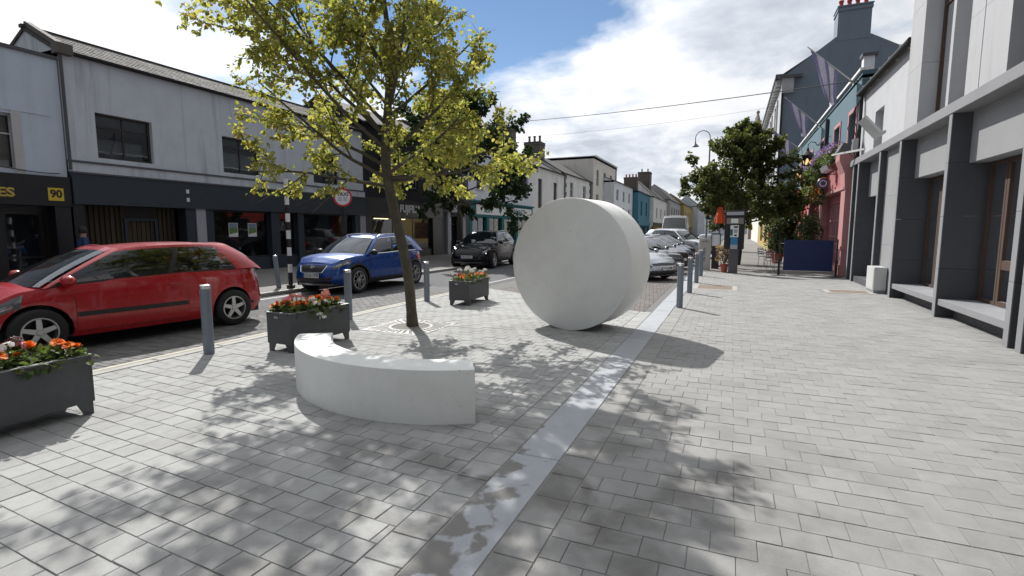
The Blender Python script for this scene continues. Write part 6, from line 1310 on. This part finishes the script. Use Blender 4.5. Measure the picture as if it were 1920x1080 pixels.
pm('parasol_orange', (0.75, 0.10, 0.03), .8, var=.08)
parasol()
def windbreak():
    x0, x1, y = 1.82, 3.40, 21.55; t = thing('windbreak', 'dark blue fabric windbreak panel between two black posts', 'barrier', ((x0 + x1) / 2, y, 0)); MB().box(x0, x1, y - .012, y + .012, .20, 1.30).build('panel', 'navy_fabric', t)
    for x in (x0 - .14, x1 + .12):
        MB().lathe([(.25, -.002), (.25, .014), (.03, .03)], 24, (x, y, 0)).build('base_plate', 'black_matt', t); MB().box(x - .04, x + .04, y - .04, y + .04, .03, .62).build('post', 'black_paint', t); MB().box(x - .022, x + .022, y - .022, y + .022, .621, 1.36).build('upper_post', 'black_paint', t)
        for z in (.26, 1.2): MB().bar((x, y, z), ((x0 if x < x0 else x1), y, z), .02).build('strap', 'steel_cap', t)
    MB().tube([(x0, y, .19), (x1, y, .19)], .015, 6).build('bottom_rail', 'alloy', t); MB().tube([(x0, y, 1.31), (x1, y, 1.31)], .015, 6).build('top_rail', 'navy_fabric', t)
pm('navy_fabric', (0.008, 0.018, 0.085), .75, var=.12, scale=30, bump=.2)
windbreak()
def chair(x, y, rz, label):
    t = thing('bistro_chair', label, 'chair', (x, y, 0), rz, 'silver bistro chairs outside the pub')
    for sx in (-1, 1):
        for sy in (-1, 1): MB().tube([(sx * .2, sy * .19, 0), (sx * .17, sy * .17, .45)], .012, 6).build('leg', 'alloy', t, world=False)
    MB().box(-.2, .2, -.2, .2, .44, .465).build('seat', 'alloy', t, world=False); mb = MB(); mb.tube([(-.19, .2, .45), (-.2, .25, .8), (-.1, .28, .9), (.1, .28, .9), (.2, .25, .8), (.19, .2, .45)], .013, 6)
    mb.build('back_frame', 'alloy', t, smooth=True, world=False)
    for k in range(3): MB().box(-.17, .17, .24 + .01 * k, .255 + .01 * k, .55 + .11 * k, .61 + .11 * k).build('slat', 'alloy', t, world=False)
chair(1.62, 23.1, .6, 'silver bistro chair half hidden behind the blue windbreak'); chair(1.5, 27.2, 2.2, 'silver bistro chair standing at the shrub in the tree shade')
def utility_box():
    t = thing('utility_box', 'light grey metal utility box against the granite front', 'utility box', (3.78, 16.75, 0)); x0, x1, y0, y1 = 3.55, 3.84, 16.35, 17.15
    MB().box(x0, x1, y0, y1, .08, .70).build('cabinet', 'white_grey', t, bevel=.008); MB().box(x0 + .02, x1, y0 + .02, y1 - .02, -.01, .079).build('plinth', 'granite_pale', t); MB().box(x0 - .006, x0 - .0015, y0 + .04, y1 - .04, .13, .66).build('door', 'white_grey', t)
pm('white_grey', (0.50, 0.51, 0.50), .5, var=.06, dirt=.15)
utility_box()
for k, (a, b, sag, lab) in enumerate((((-18.4, 36.0, 9.75), (3.95, 21.2, 6.75), .22, 'black overhead cable slung across the street'), ((-18.4, 40.0, 9.3), (3.0, 44.0, 10.9), .3, 'thin overhead wire running to the slate-blue gable'))):
    a, b = Vector(a), Vector(b); mb = MB(); mb.tube([a.lerp(b, i / 30) - Vector((0, 0, sag * 4 * (i / 30) * (1 - i / 30))) for i in range(31)], .018 if k == 0 else .007, 5); o = mb.build('overhead_cable', 'black_matt'); tag(o, lab, 'cable')
# ------------------------------------------------------------------ vehicles placed
red = make_car('red three-door hatchback driving past the plaza', (-9.47, 5.33, ROAD + .008), R(-97.5), var(HATCH, paint='paint_red')); red.scale = (1.09, 1.09, 1.09)
blue = make_car('bright blue compact SUV with chrome grille following the red car', (-10.46, 12.85, ROAD + .001), R(-90), var(SUV, paint='paint_blue', reg='232-D-1770', rails='alloy', brightline=True, mirror='trim_black')); blue.scale = (1.06, 1.06, 1.06)
blk = make_car('black SUV with slanted running lights before the pharmacy', (-11.2, 22.9, ROAD + .001), R(-84), var(SUV, L=4.45, W=1.86, paint='paint_black', reg='201-D-911', rails='alloy', drl=(.62, .86), brightline=True, grille=[(.55, .52, .80, .05), (.62, .27, .42, .08)], grille_chrome=None, badge=None, rim='y', glass='car_glass_dark', fa=1.36, ra=-1.34)); blk.scale = (1.12, 1.12, 1.12)
PK = [('silver hatchback with its nose at the brick bay edge behind the disc', 'paint_silver', var(SALOON, reg='11-G-2008'), 18.9), ('dark grey saloon parked second from the disc', 'paint_grey', var(SALOON, L=4.5), 21.75), ('mauve-brown saloon parked between the grey and navy cars', 'paint_mauve', var(SALOON, L=4.4, grille=[(.5, .5, .68, .1), (.66, .22, .36, .05)]), 24.6),
      ('navy blue saloon parked beyond the mauve-brown one', 'paint_navy', var(SALOON, H=1.5), 27.4), ('black saloon parked next to the white SUV', 'paint_black', var(SALOON, H=1.55, grille=[(.5, .5, .72, .05), (.66, .22, .36, .05)]), 30.2)]
for lab, pn, dd, yn in PK:
    h = R(-39); L = dd['L'] / 2; make_car(lab, (-1.95 - math.cos(h) * L, yn - math.sin(h) * L - .9, ROAD + .032), h, var(dd, paint=pn), 'cars parked nose-in at the brick bays')
ws = make_car('large white SUV parked farthest along the brick bays', (-3.2, 34.8, ROAD + .032), R(-28), var(SUV, L=4.7, W=1.9, H=1.68, paint='paint_pearl', rails='chrome', brightline=True, rim='y', clad=False, skid=None, badge=None), 'cars parked nose-in at the brick bays'); ws.scale = (1.1, 1.1, 1.12)
VAN = var(SUV, L=5.6, W=2.0, H=2.75, zb=.28, wr=.36, fa=1.85, ra=-1.65, top=[(-2.8, 1.3), (-2, 1.32), (.5, 1.32), (1.7, 1.28), (2.3, 1.18), (2.8, 1.0)], gh=dict(f0=2.05, r0=-2.78, f1=1.05, r1=-2.70, w0=.94, w1=.80, cp=.2, ct=1, bp=(.235, .24), fbul=.18, drop=.06), doors=[(.7, 1.65)], clad=False, skid=None, grille_chrome=None, panel=.24, hl=(.6, .85), cat='van', badge=.85, rim='y', plate=.55, rplate=.8)
make_car('white high-roofed panel van standing beyond the parked cars', (-4.15, 43.0, ROAD + .03), R(-88), var(VAN, paint='paint_white', H=2.95), name='van')
make_car('pale blue-grey hatchback in the distance behind the white SUV', (-1.9, 47.0, ROAD + .03), R(-92), var(HATCH, paint='paint_silver'))
# ------------------------------------------------------------------ people
def person(name, label, joints, edges, mats, loc, rz=0.0, hair=None, group=None):
    """one skinned body; clothing colour by height bands is carried by separate shirt/trouser shells"""
    t = thing(name, label, 'person', loc, rz, group); me = bpy.data.meshes.new('body'); keys = list(joints); me.from_pydata([joints[k][0] for k in keys], [(keys.index(a), keys.index(b)) for a, b in edges], []); o = link('body', me, t)
    md = o.modifiers.new('skin', 'SKIN'); md.use_smooth_shade = True; sv = me.skin_vertices[0].data
    for i, k in enumerate(keys): r_ = joints[k][1]; sv[i].radius = r_ if isinstance(r_, tuple) else (r_, r_)
    sv[keys.index('pelvis')].use_root = True; ss = o.modifiers.new('sub', 'SUBSURF'); ss.levels = 2; ss.render_levels = 2
    bpy.context.view_layer.update(); m2 = bpy.data.meshes.new_from_object(o.evaluated_get(bpy.context.evaluated_depsgraph_get())); o.modifiers.clear(); o.data = m2; m2.materials.clear()
    for m_ in mats['list']: m2.materials.append(M[m_])
    for p in m2.polygons: p.material_index = mats['pick'](p.center); p.use_smooth = True
    h = joints['head'][0]; 
    if hair:
        mb = MB(); mb.lathe([(0, .125), (.06, .115), (.095, .07), (.105, .01), (.10, -.05), (.085, -.09)], 16, (h[0] + (hair[1] if len(hair) > 1 else 0), h[1], h[2] + .02)); mb.build('hair', hair[0], t, smooth=True, world=False)
    return t
pm('skin', (0.45, 0.26, 0.19), .6, var=.06); pm('hair_dark', (0.02, 0.015, 0.012), .6, var=.2); pm('shirt_pale', (0.40, 0.47, 0.52), .8, var=.08); pm('cloth_blue', (0.03, 0.06, 0.16), .85, var=.1); pm('cloth_black', (0.02, 0.02, 0.022), .85, var=.1)
# driver: local x forward as the car, seated at its right-hand side
dj = dict(pelvis=((-.10, 0, .42), .15), chest=((-.22, 0, .78), (.19, .13)), neck=((-.20, 0, .98), .06), head0=((-.17, 0, 1.05), .085), head=((-.16, 0, 1.14), .10), sl=((-.20, .20, .90), .07), el=((.02, .27, .68), .048), hl=((.30, .14, .78), .036), fl=((.38, .12, .82), .022), sr=((-.20, -.20, .90), .07), er=((.02, -.27, .68), .048), hr=((.30, -.14, .78), .036), fr=((.38, -.12, .82), .022),
          kl=((.36, .14, .50), .075), al=((.62, .14, .22), .05), kr=((.36, -.14, .50), .075), ar=((.62, -.14, .22), .05))
de = [('pelvis', 'chest'), ('chest', 'neck'), ('neck', 'head0'), ('head0', 'head'), ('chest', 'sl'), ('sl', 'el'), ('el', 'hl'), ('hl', 'fl'), ('chest', 'sr'), ('sr', 'er'), ('er', 'hr'), ('hr', 'fr'), ('pelvis', 'kl'), ('kl', 'al'), ('pelvis', 'kr'), ('kr', 'ar')]
def dpick(c): return 0 if c.z > .965 or (c.x > .16 and c.z > .62) else (2 if c.z < .55 else 1)
hd = R(-97.5); lx, ly = .02, -.42; person('person', 'person in a pale shirt driving the red car', dj, de, dict(list=['skin', 'shirt_pale', 'cloth_black'], pick=dpick), (-9.47 + math.cos(hd) * lx - math.sin(hd) * ly, 5.33 + math.sin(hd) * lx + math.cos(hd) * ly, ROAD + .10), hd, ('hair_dark', -.02))
wj = dict(pelvis=((0, 0, .93), (.16, .12)), chest=((0, 0, 1.28), (.18, .12)), neck=((0, 0, 1.48), .06), head0=((.01, 0, 1.55), .085), head=((.02, 0, 1.64), .10), sl=((0, .19, 1.40), .065), el=((-.06, .25, 1.12), .048), hl=((.08, .24, .90), .036), fl=((.12, .23, .82), .028), sr=((0, -.19, 1.40), .065), er=((-.04, -.25, 1.12), .048), hr=((.12, -.24, .92), .036), fr=((.17, -.23, .84), .028),
          tl=((.03, .10, .90), .10), kl=((.16, .10, .50), .065), al=((.10, .10, .10), .045), ol=((.26, .10, .04), .035), tr=((0, -.10, .90), .10), kr=((-.06, -.10, .50), .065), ar=((-.26, -.10, .12), .045), orr=((-.12, -.10, .04), .035))
we = [('pelvis', 'chest'), ('chest', 'neck'), ('neck', 'head0'), ('head0', 'head'), ('chest', 'sl'), ('sl', 'el'), ('el', 'hl'), ('hl', 'fl'), ('chest', 'sr'), ('sr', 'er'), ('er', 'hr'), ('hr', 'fr'), ('pelvis', 'tl'), ('tl', 'kl'), ('kl', 'al'), ('al', 'ol'), ('pelvis', 'tr'), ('tr', 'kr'), ('kr', 'ar'), ('ar', 'orr')]
def wpick(c): return 0 if c.z > 1.47 or (abs(c.y) > .17 and c.z < .93) else (1 if c.z > .92 else 2)
person('person', 'person in a blue top walking past the black shopfront', wj, we, dict(list=['skin', 'cloth_blue', 'cloth_black'], pick=wpick), (-17.6, 9.0, .02), R(80), ('hair_dark', -.015))
